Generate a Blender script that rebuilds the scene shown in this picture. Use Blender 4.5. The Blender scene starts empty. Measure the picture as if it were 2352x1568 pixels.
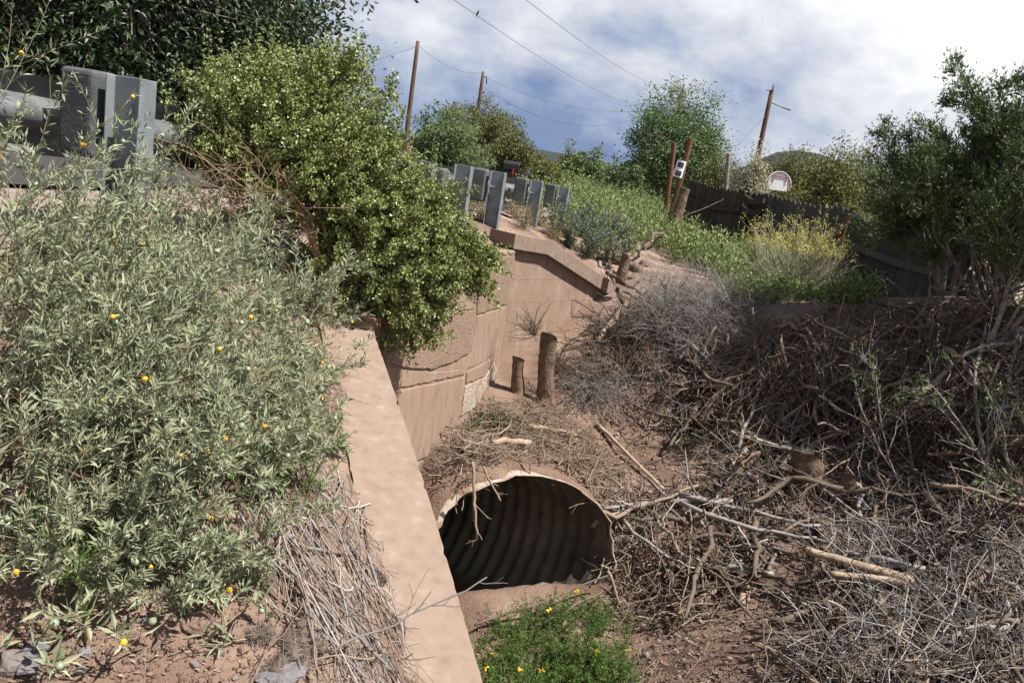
import bpy, math
import numpy as np
rng = np.random.default_rng(11)
S = bpy.context.scene
COL = S.collection
rad = math.radians

# ------------------------------------------------------------------ camera
FPX, PITCH, ROLL, ZC = 1882.0, rad(12.55), rad(9.0), 4.0
cf = np.array([0, math.cos(PITCH), -math.sin(PITCH)])
_u = np.array([0, math.sin(PITCH), math.cos(PITCH)]); _r = np.array([1., 0, 0])
cr = math.cos(ROLL)*_r + math.sin(ROLL)*_u
cu = -math.sin(ROLL)*_r + math.cos(ROLL)*_u
cam = bpy.data.cameras.new('camera'); co = bpy.data.objects.new('camera', cam); COL.objects.link(co)
from mathutils import Matrix, Vector
mm = Matrix((cr, cu, -cf)).transposed().to_4x4(); mm.translation = (0, 0, ZC)
co.matrix_world = mm
cam.lens = 36*FPX/2352; cam.sensor_width = 36; cam.clip_end = 6000; cam.clip_start = .05
S.camera = co

# ------------------------------------------------------------------ world, sun, exposure
SUN_EL = rad(59); SUN_DIR = np.array([.95, -.31]); SUN_DIR /= np.hypot(*SUN_DIR)
W = bpy.data.worlds.new('World'); S.world = W; W.use_nodes = True
nt = W.node_tree; nt.nodes.clear()
def nd(t, **k):
    n = nt.nodes.new(t)
    for a, b in k.items(): setattr(n, a, b)
    return n
L = lambda a, b: nt.links.new(a, b)
def wmath(op, a, b=None, clamp=False):
    n = nd('ShaderNodeMath', operation=op); n.use_clamp = clamp
    for i, v in enumerate((a, b)):
        if v is None: continue
        if isinstance(v, (int, float)): n.inputs[i].default_value = v
        else: L(v, n.inputs[i])
    return n.outputs[0]
def wramp(fac, stops):
    n = nd('ShaderNodeValToRGB'); L(fac, n.inputs[0]); e = n.color_ramp.elements
    while len(e) < len(stops): e.new(.5)
    for i, (p, c) in enumerate(stops): e[i].position = p; e[i].color = (*c, 1)
    return n.outputs[0]
sky = nd('ShaderNodeTexSky', sky_type='NISHITA', sun_disc=False, sun_elevation=SUN_EL,
         sun_rotation=math.atan2(SUN_DIR[0], SUN_DIR[1]), altitude=2000, air_density=1.0, dust_density=.6)
tc = nd('ShaderNodeTexCoord'); sep = nd('ShaderNodeSeparateXYZ'); L(tc.outputs['Generated'], sep.inputs[0])
def skynoise(scale, zs, off, detail=7, rough=.55, dist=.6):
    mp = nd('ShaderNodeMapping'); L(tc.outputs['Generated'], mp.inputs[0])
    mp.inputs['Scale'].default_value = (scale, scale, scale*zs); mp.inputs['Location'].default_value = off
    n = nd('ShaderNodeTexNoise'); L(mp.outputs[0], n.inputs[0]); n.inputs['Scale'].default_value = 1
    n.inputs['Detail'].default_value = detail; n.inputs['Roughness'].default_value = rough; n.inputs['Distortion'].default_value = dist
    return n.outputs[0]
n1 = skynoise(3.6, 1.9, (3.1, 1.7, .4), 10, .56, .1); n2 = skynoise(9.5, 1.5, (7.7, 2.2, 5.0), 10, .6, .1); n3 = skynoise(1.1, 2.5, (1.0, 4.0, 2.0), 2)
zz = sep.outputs[2]; xx = sep.outputs[0]
# brightness of the cloud deck: dark rain haze low down, sunlit tops higher up
hgt = wmath('MULTIPLY', zz, 2.9)
overhead_dim = wmath('MINIMUM', wmath('MULTIPLY', wmath('SUBTRACT', zz, .34, True), 1.8), .68)   # unseen sky overhead greyed to cut the ambient fill
fac = wmath('ADD', wmath('MULTIPLY', n1, 1.5), wmath('MULTIPLY', n2, .7))
fac = wmath('ADD', fac, wmath('MULTIPLY', n3, .35))
fac = wmath('SUBTRACT', wmath('ADD', fac, wmath('MINIMUM', hgt, .68)), overhead_dim)
fac = wmath('ADD', fac, wmath('MULTIPLY', xx, .30))
fac = wmath('SUBTRACT', fac, 1.03, True)
cloudcol = wramp(fac, [(0, (.17, .25, .46)), (.26, (.24, .33, .54)), (.42, (.42, .50, .67)), (.56, (.62, .67, .78)), (.70, (.82, .85, .92)), (.84, (1.02, 1.03, 1.05)), (1, (1.12, 1.12, 1.12))])
cover = wramp(wmath('ADD', wmath('MULTIPLY', n3, .6), wmath('MULTIPLY', n1, .5)), [(.30, (.7, .7, .7)), (.50, (1, 1, 1))])
bg1 = nd('ShaderNodeBackground'); L(sky.outputs[0], bg1.inputs[0]); bg1.inputs[1].default_value = .05
bg2 = nd('ShaderNodeBackground'); L(cloudcol, bg2.inputs[0]); bg2.inputs[1].default_value = .40
mx = nd('ShaderNodeMixShader'); L(cover, mx.inputs[0]); L(bg1.outputs[0], mx.inputs[1]); L(bg2.outputs[0], mx.inputs[2])
out = nd('ShaderNodeOutputWorld'); L(mx.outputs[0], out.inputs[0])
sun = bpy.data.lights.new('sun', 'SUN'); sun.energy = 5.0; sun.angle = rad(.55); sun.color = (1, .965, .91)
so = bpy.data.objects.new('sun', sun); COL.objects.link(so)
sv = Vector((SUN_DIR[0]*math.cos(SUN_EL), SUN_DIR[1]*math.cos(SUN_EL), math.sin(SUN_EL)))
so.rotation_euler = sv.to_track_quat('Z', 'Y').to_euler(); so.location = (4, -6, 14)
S.view_settings.view_transform = 'Standard'; S.view_settings.look = 'None'
S.view_settings.exposure = 1.27; S.view_settings.gamma = 1

# ------------------------------------------------------------------ helpers
def ray(px, py): return cf + cr*(px-1176)/FPX - cu*(py-784)/FPX
def P(px, py, Y):
    d = ray(px, py); return np.array([0, 0, ZC]) + d*Y/d[1]
def nrm(v): return v/np.maximum(np.linalg.norm(v, axis=-1, keepdims=True), 1e-9)
def mesh_data(name, V, faces, mat, smooth=False):
    me = bpy.data.meshes.new(name)
    V = np.asarray(V, dtype=np.float32).reshape(-1, 3)
    faces = [np.asarray(f, dtype=np.int32) for f in faces if len(f)]
    me.vertices.add(len(V)); me.vertices.foreach_set('co', V.ravel())
    loops = np.concatenate([f.ravel() for f in faces]); tot = np.concatenate([np.full(len(f), f.shape[1], np.int32) for f in faces])
    start = np.concatenate([[0], np.cumsum(tot)[:-1]]).astype(np.int32)
    me.loops.add(len(loops)); me.loops.foreach_set('vertex_index', loops)
    me.polygons.add(len(tot)); me.polygons.foreach_set('loop_start', start); me.polygons.foreach_set('loop_total', tot)
    me.polygons.foreach_set('use_smooth', np.full(len(tot), bool(smooth)))
    me.materials.append(mat); me.update(calc_edges=True); me.validate()
    return me
def link(name, data, parent=None, kind=None):
    o = bpy.data.objects.new(name, data); COL.objects.link(o)
    if parent is not None: o.parent = parent
    if kind: o['kind'] = kind
    return o
def obj(name, V, faces, mat, parent=None, smooth=False, kind=None):
    q_ = parent; V = np.asarray(V, float).reshape(-1, 3)
    while q_ is not None: V = V-np.array(q_.location); q_ = q_.parent
    return link(name, mesh_data(name, V, faces, mat, smooth), parent, kind)
def tag(o, label, cat, group=None, kind=None):
    o['label'] = label; o['category'] = cat
    if group: o['group'] = group
    if kind: o['kind'] = kind
    return o
def thing(name, label, cat, loc=(0, 0, 0), group=None):
    o = bpy.data.objects.new(name, None); o.empty_display_size = .1; o.location = tuple(float(v) for v in loc)
    COL.objects.link(o); return tag(o, label, cat, group)
def struct(name, V, faces, mat, smooth=False, parent=None):
    o = obj(name, V, faces, mat, parent, smooth)
    if parent is None: o['kind'] = 'structure'
    return o
def merge(parts):
    """parts: list of (V, [faces...]) -> one (V, faces)"""
    Vs, by, n = [], {}, 0
    for V, fs in parts:
        V = np.asarray(V).reshape(-1, 3)
        for f in fs:
            f = np.asarray(f)
            if len(f): by.setdefault(f.shape[1], []).append(f+n)
        Vs.append(V); n += len(V)
    return np.concatenate(Vs), [np.concatenate(v) for v in by.values()]
def tubes(Pt, R, sides=4, caps=False):
    Pt = np.asarray(Pt, float); R = np.asarray(R, float)
    if Pt.ndim == 2: Pt = Pt[None]; R = R[None]
    N, K, _ = Pt.shape
    T = nrm(np.gradient(Pt, axis=1)); mean = nrm(Pt[:, -1]-Pt[:, 0])
    ref = np.where((np.abs(mean[:, 2:3]) < .8), np.array([[0, 0, 1.]]), np.array([[1., 0, 0]]))
    A = nrm(np.cross(T, ref[:, None, :])); B = np.cross(T, A)
    th = np.arange(sides)*2*math.pi/sides
    V = Pt[:, :, None, :] + R[:, :, None, None]*(A[:, :, None, :]*np.cos(th)[:, None] + B[:, :, None, :]*np.sin(th)[:, None])
    i = np.arange(N*K*sides).reshape(N, K, sides)
    j = np.roll(i, -1, axis=2)
    q = np.stack([i[:, :-1], i[:, 1:], j[:, 1:], j[:, :-1]], -1).reshape(-1, 4)
    fs = [q]
    if caps: fs += [i[:, 0, :], i[:, -1, ::-1]]
    return V.reshape(-1, 3), fs
def polyl(start, d, Ln, K, wig, up=0.):
    start = np.atleast_2d(start).astype(float); N = len(start); d = nrm(np.broadcast_to(d, (N, 3)).astype(float))
    Ln = np.broadcast_to(Ln, (N,)); out = np.empty((N, K, 3)); out[:, 0] = start
    for k in range(1, K):
        d = nrm(d + wig*rng.normal(size=(N, 3)) + np.array([0, 0, up]))
        out[:, k] = out[:, k-1] + d*(Ln/(K-1))[:, None]
    return out
def taper(N, K, r0, r1):
    r0 = np.broadcast_to(r0, (N,))[:, None]; r1 = np.broadcast_to(r1, (N,))[:, None]
    t = np.linspace(0, 1, K)[None]; return r0*(1-t)+r1*t
def along(Pt, idx, t):
    K = Pt.shape[1]; f = t*(K-1); k = np.minimum(f.astype(int), K-2); w = (f-k)[:, None]
    a, b = Pt[idx, k], Pt[idx, k+1]
    return a*(1-w)+b*w, nrm(b-a)
def perp(T):
    return nrm(np.cross(T, rng.normal(size=T.shape)))
def kids(Pt, R, n, lenfac, ang, up, K, wig, tmin=.25, grav=0., rf=.62, minr=.0012):
    N = len(Pt); idx = np.repeat(np.arange(N), n); t = rng.uniform(tmin, 1, N*n)
    pos, T = along(Pt, idx, t)
    a = rng.normal(ang, ang*.25, N*n)[:, None]
    d = nrm(np.cos(a)*T + np.sin(a)*perp(T) + np.array([0, 0, up]))
    pl = np.linalg.norm(Pt[:, -1]-Pt[:, 0], axis=1)[idx]
    Ln = pl*lenfac*rng.uniform(.5, 1.2, N*n)*(1.15-.6*t)
    C = polyl(pos, d, Ln, K, wig, grav)
    k = np.minimum((t*(Pt.shape[1]-1)).astype(int), Pt.shape[1]-1)
    r0 = np.maximum(R[idx, k]*rf, minr)
    return C, taper(N*n, K, r0, np.maximum(r0*.35, minr*.6))
def leaves(Pp, D, Ln, Wd, curl=.15, fold=.25, upb=.3):
    """pointed leaf with a folded midrib: 5 vertices, 4 triangles"""
    N = len(Pp); D = nrm(D); Ln = np.broadcast_to(Ln, (N,))[:, None]; Wd = np.broadcast_to(Wd, (N,))[:, None]
    nr = nrm(rng.normal(size=(N, 3)) + np.array([0, 0, upb*3]))
    A = nrm(np.cross(D, nr)); U = np.cross(A, D)
    cv = curl*rng.normal(1, .6, (N, 1))
    def pt(t, w): 
        return Pp + D*Ln*t - U*Ln*cv*t*t + A*Wd*w*.5 + U*Wd*abs(w)*fold
    V = np.stack([pt(0, 0), pt(.45, -1), pt(.5, 0), pt(.45, 1), pt(1, 0)], 1); b = np.arange(N)[:, None]*5
    return V.reshape(-1, 3), [np.concatenate([b+np.array([0, 2, 1]), b+np.array([0, 3, 2]), b+np.array([1, 2, 4]), b+np.array([2, 3, 4])])]
def chips(Pp, D, Ln, Wd, bend=.25, upb=.3):
    """small leaf: bent rhombus of 2 triangles sharing an edge"""
    N = len(Pp); D = nrm(D); Ln = np.broadcast_to(Ln, (N,))[:, None]; Wd = np.broadcast_to(Wd, (N,))[:, None]
    nr = nrm(rng.normal(size=(N, 3)) + np.array([0, 0, upb*3])); A = nrm(np.cross(D, nr)); U = np.cross(A, D)
    V = np.stack([Pp, Pp+D*Ln*.5+A*Wd*.5+U*Wd*bend, Pp+D*Ln, Pp+D*Ln*.5-A*Wd*.5+U*Wd*bend], 1)
    b = np.arange(N)[:, None]*4
    return V.reshape(-1, 3), [np.concatenate([b+np.array([0, 1, 2]), b+np.array([0, 2, 3])])]
def box_vf(c, s, ax=None):
    """box centred at c, size s, optional 3x3 axes (rows)"""
    q = np.array([[x, y, z] for z in (-.5, .5) for x, y in ((-.5, -.5), (.5, -.5), (.5, .5), (-.5, .5))])*np.array(s)
    if ax is not None: q = q @ np.array(ax)
    return q+np.array(c), [np.array([[3, 2, 1, 0], [4, 5, 6, 7], [0, 1, 5, 4], [1, 2, 6, 5], [2, 3, 7, 6], [3, 0, 4, 7]])]
def prism(poly, nv):
    """poly (n,3) front outline, pushed back by vector nv"""
    poly = np.asarray(poly, float); n = len(poly); V = np.concatenate([poly, poly+np.asarray(nv)])
    i = np.arange(n); j = (i+1) % n
    return V, [i[None, ::1], (i[::-1]+n)[None], np.stack([i, i+n, j+n, j], 1)]
def bevel(o, w=.01, seg=2):
    m = o.modifiers.new('bevel', 'BEVEL'); m.width = w; m.segments = seg; m.limit_method = 'ANGLE'; m.angle_limit = rad(35); return o
def vnoise(x, y, scale, seed):
    r = np.random.default_rng(seed).random((64, 64)); x = np.asarray(x)*scale; y = np.asarray(y)*scale
    i = np.floor(x).astype(int); j = np.floor(y).astype(int); u = x-i; v = y-j; u = u*u*(3-2*u); v = v*v*(3-2*v)
    g = lambda a, b: r[a % 64, b % 64]
    return (g(i, j)*(1-u)+g(i+1, j)*u)*(1-v)+(g(i, j+1)*(1-u)+g(i+1, j+1)*u)*v-.5

# ------------------------------------------------------------------ materials
KEEP = {'silver_twig_': 1., 'white_paint': 1.2, 'paper': 1.2, 'red_paint': .9, 'yellow_petal': .9, 'aster_petal': .9, 'orange_berry': .85, 'elm_leaf': 1., 'hill_forest': .6, 'silver_leaf': .98, 'concrete': .88, 'coping': .74, 'rabbitbrush_stem': 1., 'fence_wood': 1.15, 'fence_grey': 1.15, 'rabbitbrush_flower': .9, 'gunite': .95, 'soil': .80, 'silver_twig': .86, 'juniper_spray': .95, 'juniper_scale': 1.15, 'willow_leaf': 1.1, 'aspen_leaf': .95, 'weed_leaf': .82, 'pipe_steel': .8}
def M(name, cols, scale=5., rough=.85, bump=0., bscale=60., island=0., trans=0., metal=0., spec=.3, stretch=(1, 1, 1), detail=6., stops=None, tcol=None):
    g_ = KEEP.get(name, .74)*.77; cols = [tuple(v*g_ for v in c) for c in cols]
    m = bpy.data.materials.new(name); m.use_nodes = True; t = m.node_tree; N = t.nodes; N.clear(); lk = t.links.new
    bs = N.new('ShaderNodeBsdfPrincipled'); ou = N.new('ShaderNodeOutputMaterial')
    tx = N.new('ShaderNodeTexCoord'); mp = N.new('ShaderNodeMapping'); mp.inputs['Scale'].default_value = stretch; lk(tx.outputs['Object'], mp.inputs[0])
    nz = N.new('ShaderNodeTexNoise'); nz.inputs['Scale'].default_value = scale; nz.inputs['Detail'].default_value = detail; lk(mp.outputs[0], nz.inputs[0])
    mr = N.new('ShaderNodeMapRange'); mr.inputs[1].default_value = .28; mr.inputs[2].default_value = .72; lk(nz.outputs[0], mr.inputs[0])
    f = mr.outputs[0]
    if island < 0:
        oi = N.new('ShaderNodeObjectInfo'); mi = N.new('ShaderNodeMix'); mi.inputs[0].default_value = -island
        lk(f, mi.inputs[2]); lk(oi.outputs['Random'], mi.inputs[3]); f = mi.outputs[0]
    if island > 0:
        ge = N.new('ShaderNodeNewGeometry'); mi = N.new('ShaderNodeMix'); mi.inputs[0].default_value = island
        lk(f, mi.inputs[2]); lk(ge.outputs['Random Per Island'], mi.inputs[3]); f = mi.outputs[0]
    rp = N.new('ShaderNodeValToRGB'); e = rp.color_ramp.elements; n = len(cols)
    while len(e) < n: e.new(.5)
    for i, c in enumerate(cols): e[i].position = stops[i] if stops else i/max(1, n-1); e[i].color = (*c, 1)
    lk(f, rp.inputs[0]); lk(rp.outputs[0], bs.inputs['Base Color'])
    bs.inputs['Roughness'].default_value = rough; bs.inputs['Metallic'].default_value = metal; bs.inputs['Specular IOR Level'].default_value = spec
    if bump:
        nb = N.new('ShaderNodeTexNoise'); nb.inputs['Scale'].default_value = bscale; nb.inputs['Detail'].default_value = 8; lk(mp.outputs[0], nb.inputs[0])
        bp = N.new('ShaderNodeBump'); bp.inputs['Strength'].default_value = bump; bp.inputs['Distance'].default_value = .02
        lk(nb.outputs[0], bp.inputs['Height']); lk(bp.outputs[0], bs.inputs['Normal'])
    sh = bs.outputs[0]
    if trans:
        tr = N.new('ShaderNodeBsdfTranslucent'); ms = N.new('ShaderNodeMixShader'); ms.inputs[0].default_value = trans
        if tcol: tr.inputs[0].default_value = (*tcol, 1)
        else: lk(rp.outputs[0], tr.inputs[0])
        lk(sh, ms.inputs[1]); lk(tr.outputs[0], ms.inputs[2]); sh = ms.outputs[0]
    lk(sh, ou.inputs[0]); return m
MAT = {}
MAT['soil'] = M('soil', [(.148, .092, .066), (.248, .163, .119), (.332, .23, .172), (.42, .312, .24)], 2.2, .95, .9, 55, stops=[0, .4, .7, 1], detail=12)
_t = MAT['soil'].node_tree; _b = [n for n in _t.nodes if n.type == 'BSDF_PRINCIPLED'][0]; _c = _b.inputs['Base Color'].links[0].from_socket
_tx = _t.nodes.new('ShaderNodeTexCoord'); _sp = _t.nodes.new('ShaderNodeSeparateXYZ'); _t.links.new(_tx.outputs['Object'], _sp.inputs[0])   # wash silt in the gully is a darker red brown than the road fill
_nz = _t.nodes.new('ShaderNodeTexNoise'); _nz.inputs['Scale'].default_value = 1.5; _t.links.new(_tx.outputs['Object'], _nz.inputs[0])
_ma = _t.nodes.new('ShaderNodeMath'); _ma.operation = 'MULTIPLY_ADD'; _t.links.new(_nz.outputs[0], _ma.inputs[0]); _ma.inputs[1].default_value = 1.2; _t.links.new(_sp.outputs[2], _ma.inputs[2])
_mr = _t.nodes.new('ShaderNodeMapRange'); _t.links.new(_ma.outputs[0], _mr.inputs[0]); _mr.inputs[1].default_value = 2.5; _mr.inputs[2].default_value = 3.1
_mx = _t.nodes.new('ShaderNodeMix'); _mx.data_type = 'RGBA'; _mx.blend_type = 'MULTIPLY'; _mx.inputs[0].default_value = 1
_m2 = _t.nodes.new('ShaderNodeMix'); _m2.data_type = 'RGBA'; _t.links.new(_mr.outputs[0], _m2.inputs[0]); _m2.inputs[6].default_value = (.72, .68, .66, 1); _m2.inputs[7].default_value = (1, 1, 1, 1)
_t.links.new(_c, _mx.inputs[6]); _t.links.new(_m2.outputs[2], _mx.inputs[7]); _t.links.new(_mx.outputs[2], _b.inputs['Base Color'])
MAT['concrete'] = M('concrete', [(.265, .178, .130), (.325, .222, .164), (.35, .243, .182), (.40, .29, .225)], 9, .92, .5, 140, detail=14, stretch=(1, 1, .45))
MAT['coping'] = M('coping', [(.275, .195, .148), (.33, .236, .18), (.355, .26, .20), (.41, .315, .25)], 16, .92, .28, 380, detail=15, stops=[0, .35, .7, 1])
MAT['gunite'] = M('gunite', [(.235, .155, .113), (.295, .20, .148), (.325, .225, .17)], 14, .95, 1.0, 70, detail=10)
MAT['rubble'] = M('rubble', [(.36, .25, .18), (.52, .41, .33), (.62, .53, .46)], 12, .95, .9, 40)
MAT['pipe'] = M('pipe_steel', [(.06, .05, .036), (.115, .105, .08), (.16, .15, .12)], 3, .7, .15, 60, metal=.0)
MAT['rim'] = M('pipe_rim', [(.30, .19, .12), (.46, .35, .27), (.56, .48, .40)], 9, .7, .3, 60)
MAT['bolt'] = M('bolt', [(.08, .05, .035), (.14, .09, .06)], 30, .8)
MAT['galv'] = M('galvanised', [(.22, .26, .28), (.30, .345, .365), (.37, .41, .42)], 9, .55, .05, 120, metal=.35, spec=.4)
MAT['galvdark'] = M('rail_steel', [(.10, .11, .112), (.17, .182, .185), (.24, .255, .255)], 6, .6, .05, 100, metal=.1)
MAT['block'] = M('blockout', [(.075, .078, .085), (.12, .125, .13), (.17, .17, .17)], 7, .8, .2, 80)
MAT['asphalt'] = M('asphalt', [(.045, .042, .04), (.075, .068, .064)], 30, .95, .4, 200)
MAT['gravel'] = M('road_gravel', [(.24, .17, .14), (.36, .28, .24), (.45, .36, .31)], 14, .95, .8, 90)
MAT['silver'] = M('silver_leaf', [(.14, .165, .088), (.225, .255, .15), (.315, .338, .212), (.44, .425, .265)], 2.5, .62, island=.7, trans=.18, spec=.25)
MAT['silverstem'] = M('silver_stem', [(.32, .30, .17), (.44, .41, .26)], 4, .8, island=.5)
MAT['salt'] = M('saltbush_leaf', [(.125, .18, .045), (.245, .305, .08), (.385, .44, .145), (.60, .64, .32)], 2.2, .42, island=.7, trans=.22, spec=.4)
MAT['saltstem'] = M('saltbush_stem', [(.26, .16, .08), (.42, .29, .16)], 8, .85, island=.5)
MAT['elm'] = M('elm_leaf', [(.020, .038, .013), (.042, .07, .024), (.075, .112, .042)], 1.2, .5, island=.7, trans=.18, spec=.4)
MAT['aspen'] = M('aspen_leaf', [(.075, .135, .04), (.14, .215, .075), (.24, .31, .14)], 1.0, .5, island=.7, trans=.22)
MAT['willow'] = M('willow_leaf', [(.085, .13, .045), (.15, .205, .075), (.20, .25, .12)], 1.0, .6, island=.7, trans=.2)
MAT['juniper'] = M('juniper_scale', [(.065, .078, .016), (.125, .135, .034), (.19, .175, .055)], 1.5, .7, island=.6, trans=.1)
MAT['junipernear'] = M('juniper_spray', [(.045, .07, .022), (.085, .125, .040), (.145, .19, .070), (.22, .19, .08)], 2., .65, island=.7, trans=.12, stops=[0, .4, .85, 1])
MAT['weed'] = M('weed_leaf', [(.13, .19, .05), (.21, .285, .085), (.29, .35, .125), (.42, .37, .16)], .9, .65, island=.6, trans=.2)
MAT['drygrass'] = M('dry_grass', [(.30, .22, .11), (.46, .36, .20), (.30, .30, .14)], 2, .8, island=.8, trans=.15)
MAT['aster'] = M('aster_leaf', [(.12, .17, .09), (.20, .25, .15), (.28, .32, .21)], 2, .7, island=.7, trans=.15)
MAT['purple'] = M('aster_petal', [(.30, .20, .58), (.42, .32, .70)], 5, .6, island=.8, trans=.2)
MAT['yellow'] = M('yellow_petal', [(.75, .42, .02), (.85, .62, .06)], 5, .55, island=.7, trans=.2)
MAT['rabbit'] = M('rabbitbrush_stem', [(.30, .31, .19), (.45, .45, .29), (.40, .34, .25)], 2, .8, island=.8, trans=.1)
MAT['rabbitflower'] = M('rabbitbrush_flower', [(.40, .40, .12), (.52, .48, .14), (.66, .50, .08)], 3, .7, island=.6, trans=.15)
MAT['herb'] = M('herb_leaf', [(.07, .14, .025), (.13, .225, .045), (.20, .30, .07)], 3, .55, island=.7, trans=.22)
MAT['deadbrown'] = M('dead_wood', [(.05, .034, .024), (.108, .077, .054), (.19, .143, .104), (.31, .245, .18)], 6, .9, .4, 60, island=.7, stretch=(1, 1, 1))
MAT['deadgrey'] = M('grey_twig', [(.10, .078, .066), (.20, .17, .15), (.36, .325, .295)], 5, .9, .2, 80, island=.75)
MAT['tantwig'] = M('tan_twig', [(.20, .13, .08), (.36, .25, .15), (.48, .36, .24)], 5, .9, island=.8)
MAT['palebrush'] = M('silver_twig', [(.16, .135, .12), (.30, .265, .24), (.50, .46, .43)], 5, .9, .2, 80, island=.75)
MAT['deadtan'] = M('tan_stem', [(.15, .10, .07), (.29, .21, .15), (.46, .36, .27)], 5, .9, .1, 80, island=.8)
MAT['peeled'] = M('peeled_wood', [(.28, .19, .12), (.44, .325, .22), (.56, .44, .32)], 9, .8, .3, 40, stretch=(1, 1, 1))
MAT['bark'] = M('bark', [(.11, .07, .048), (.22, .148, .10), (.34, .24, .17)], 14, .95, .9, 45)
MAT['palebark'] = M('pale_bark', [(.16, .13, .11), (.32, .275, .24), (.48, .43, .385)], 12, .9, .6, 50)
MAT['pole'] = M('pole_wood', [(.085, .05, .032), (.145, .088, .055), (.21, .135, .085)], 3, .9, .3, 30, stretch=(6, 6, .6))
MAT['rustpost'] = M('reddish_post', [(.12, .050, .022), (.20, .092, .042), (.27, .145, .075)], 4, .9, .4, 40, stretch=(6, 6, .7))
MAT['fence'] = M('fence_wood', [(.024, .017, .014), (.055, .040, .031), (.105, .078, .06)], 3, .9, .4, 40, stretch=(7, 7, .6), island=-.55)
MAT['fencegrey'] = M('fence_grey', [(.028, .026, .025), (.058, .054, .05), (.11, .102, .094)], 3, .9, .4, 40, stretch=(7, 7, .6), island=-.55)
MAT['stone'] = M('stone', [(.17, .14, .125), (.27, .23, .205), (.35, .31, .28)], 7, .85, .4, 60)
MAT['redstone'] = M('red_stone', [(.16, .095, .07), (.26, .165, .125), (.34, .235, .19)], 6, .9, .4, 60)
MAT['slate'] = M('slate', [(.14, .13, .14), (.21, .195, .20), (.27, .25, .25)], 25, .8, .6, 90)
MAT['pebble'] = M('pebble', [(.13, .08, .058), (.23, .15, .108), (.30, .205, .155), (.38, .30, .25)], 6, .9, island=.9)
MAT['black'] = M('black_metal', [(.012, .012, .013), (.025, .025, .026)], 5, .45)
MAT['red'] = M('red_paint', [(.42, .03, .03), (.5, .05, .04)], 5, .5)
MAT['white'] = M('white_paint', [(.70, .71, .73), (.80, .80, .80)], 4, .5)
MAT['paper'] = M('paper', [(.74, .76, .80), (.80, .81, .84)], 4, .7)
MAT['photo'] = M('photo_print', [(.03, .03, .045), (.08, .07, .08), (.30, .22, .22)], 22, .5)
MAT['wire'] = M('wire', [(.05, .05, .055), (.10, .10, .10)], 3, .6)
MAT['wirelight'] = M('aluminium_wire', [(.45, .47, .5), (.6, .6, .62)], 3, .4, metal=.6)
MAT['berry'] = M('orange_berry', [(.72, .26, .01), (.80, .42, .02), (.70, .50, .05)], 20, .3, spec=.5, island=.6)
MAT['greenberry'] = M('green_berry', [(.25, .33, .17), (.36, .42, .26)], 60, .4, spec=.5)
MAT['bag'] = M('plastic_bag', [(.36, .13, .05), (.52, .24, .12)], 10, .3, .5, 40, trans=.3)
MAT['spine'] = M('cactus_spine', [(.22, .16, .13), (.36, .28, .24), (.48, .40, .36)], 8, .8, island=.8)
MAT['hill'] = M('hill_forest', [(.018, .028, .022), (.03, .042, .03), (.06, .062, .045)], .02, .95, detail=12)
MAT['bird'] = M('bird_feather', [(.03, .028, .03), (.07, .06, .055)], 20, .8)
MAT['glass'] = M('window_glass', [(.03, .04, .05), (.05, .06, .07)], 5, .1, spec=.6)

# ------------------------------------------------------------------ terrain
# front line of the headwall and its two wing walls (seen in plan), camera side first
WL = np.array([(.95, .15), (.07, 2.4), (-.80, 4.6), (-.10, 8.6), (1.06, 9.95), (2.3, 13.5), (4.0, 20.), (9., 60.)])
NHARD = 4
AX = rad(60.3); pa = np.array([-math.sin(AX), math.cos(AX), 0]); ps = np.array([pa[1], -pa[0], 0]); PC = np.array([.36, 5.95, .925]); PR = .70
def sdist(x, y):
    best = np.full(x.shape, 1e9); sg = np.zeros(x.shape); seg = np.zeros(x.shape, int); beyond = np.zeros(x.shape)
    for i in range(len(WL)-1):
        a, b = WL[i], WL[i+1]; d = b-a; l2 = d@d
        t = ((x-a[0])*d[0]+(y-a[1])*d[1])/l2
        tc_ = np.clip(t, 0 if i else -50, 1 if i < len(WL)-2 else 50)
        ex = x-(a[0]+tc_*d[0]); ey = y-(a[1]+tc_*d[1]); dd = np.hypot(ex, ey)
        s = np.sign(d[0]*(y-a[1])-d[1]*(x-a[0])); k = dd < best-1e-9
        best = np.where(k, dd, best); sg = np.where(k, s, sg); seg = np.where(k, i, seg); beyond = np.where(k, tc_, beyond)
    return best*sg, seg, beyond
def tps(pts):
    pts = np.array(pts, float); X = pts[:, :2]; n = len(X)
    k = lambda r: np.where(r > 1e-9, r*r*np.log(np.maximum(r, 1e-9)), 0)
    A = np.zeros((n+3, n+3)); A[:n, :n] = k(np.hypot(X[:, None, 0]-X[None, :, 0], X[:, None, 1]-X[None, :, 1])) + np.eye(n)*1e-3
    A[:n, n] = 1; A[:n, n+1:] = X; A[n, :n] = 1; A[n+1:, :n] = X.T
    w = np.linalg.solve(A, np.concatenate([pts[:, 2], [0, 0, 0]]))
    def f(x, y):
        o = w[n]+w[n+1]*x+w[n+2]*y
        for i in range(n): o = o+w[i]*k(np.hypot(x-X[i, 0], y-X[i, 1]))
        return o
    return f
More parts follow.
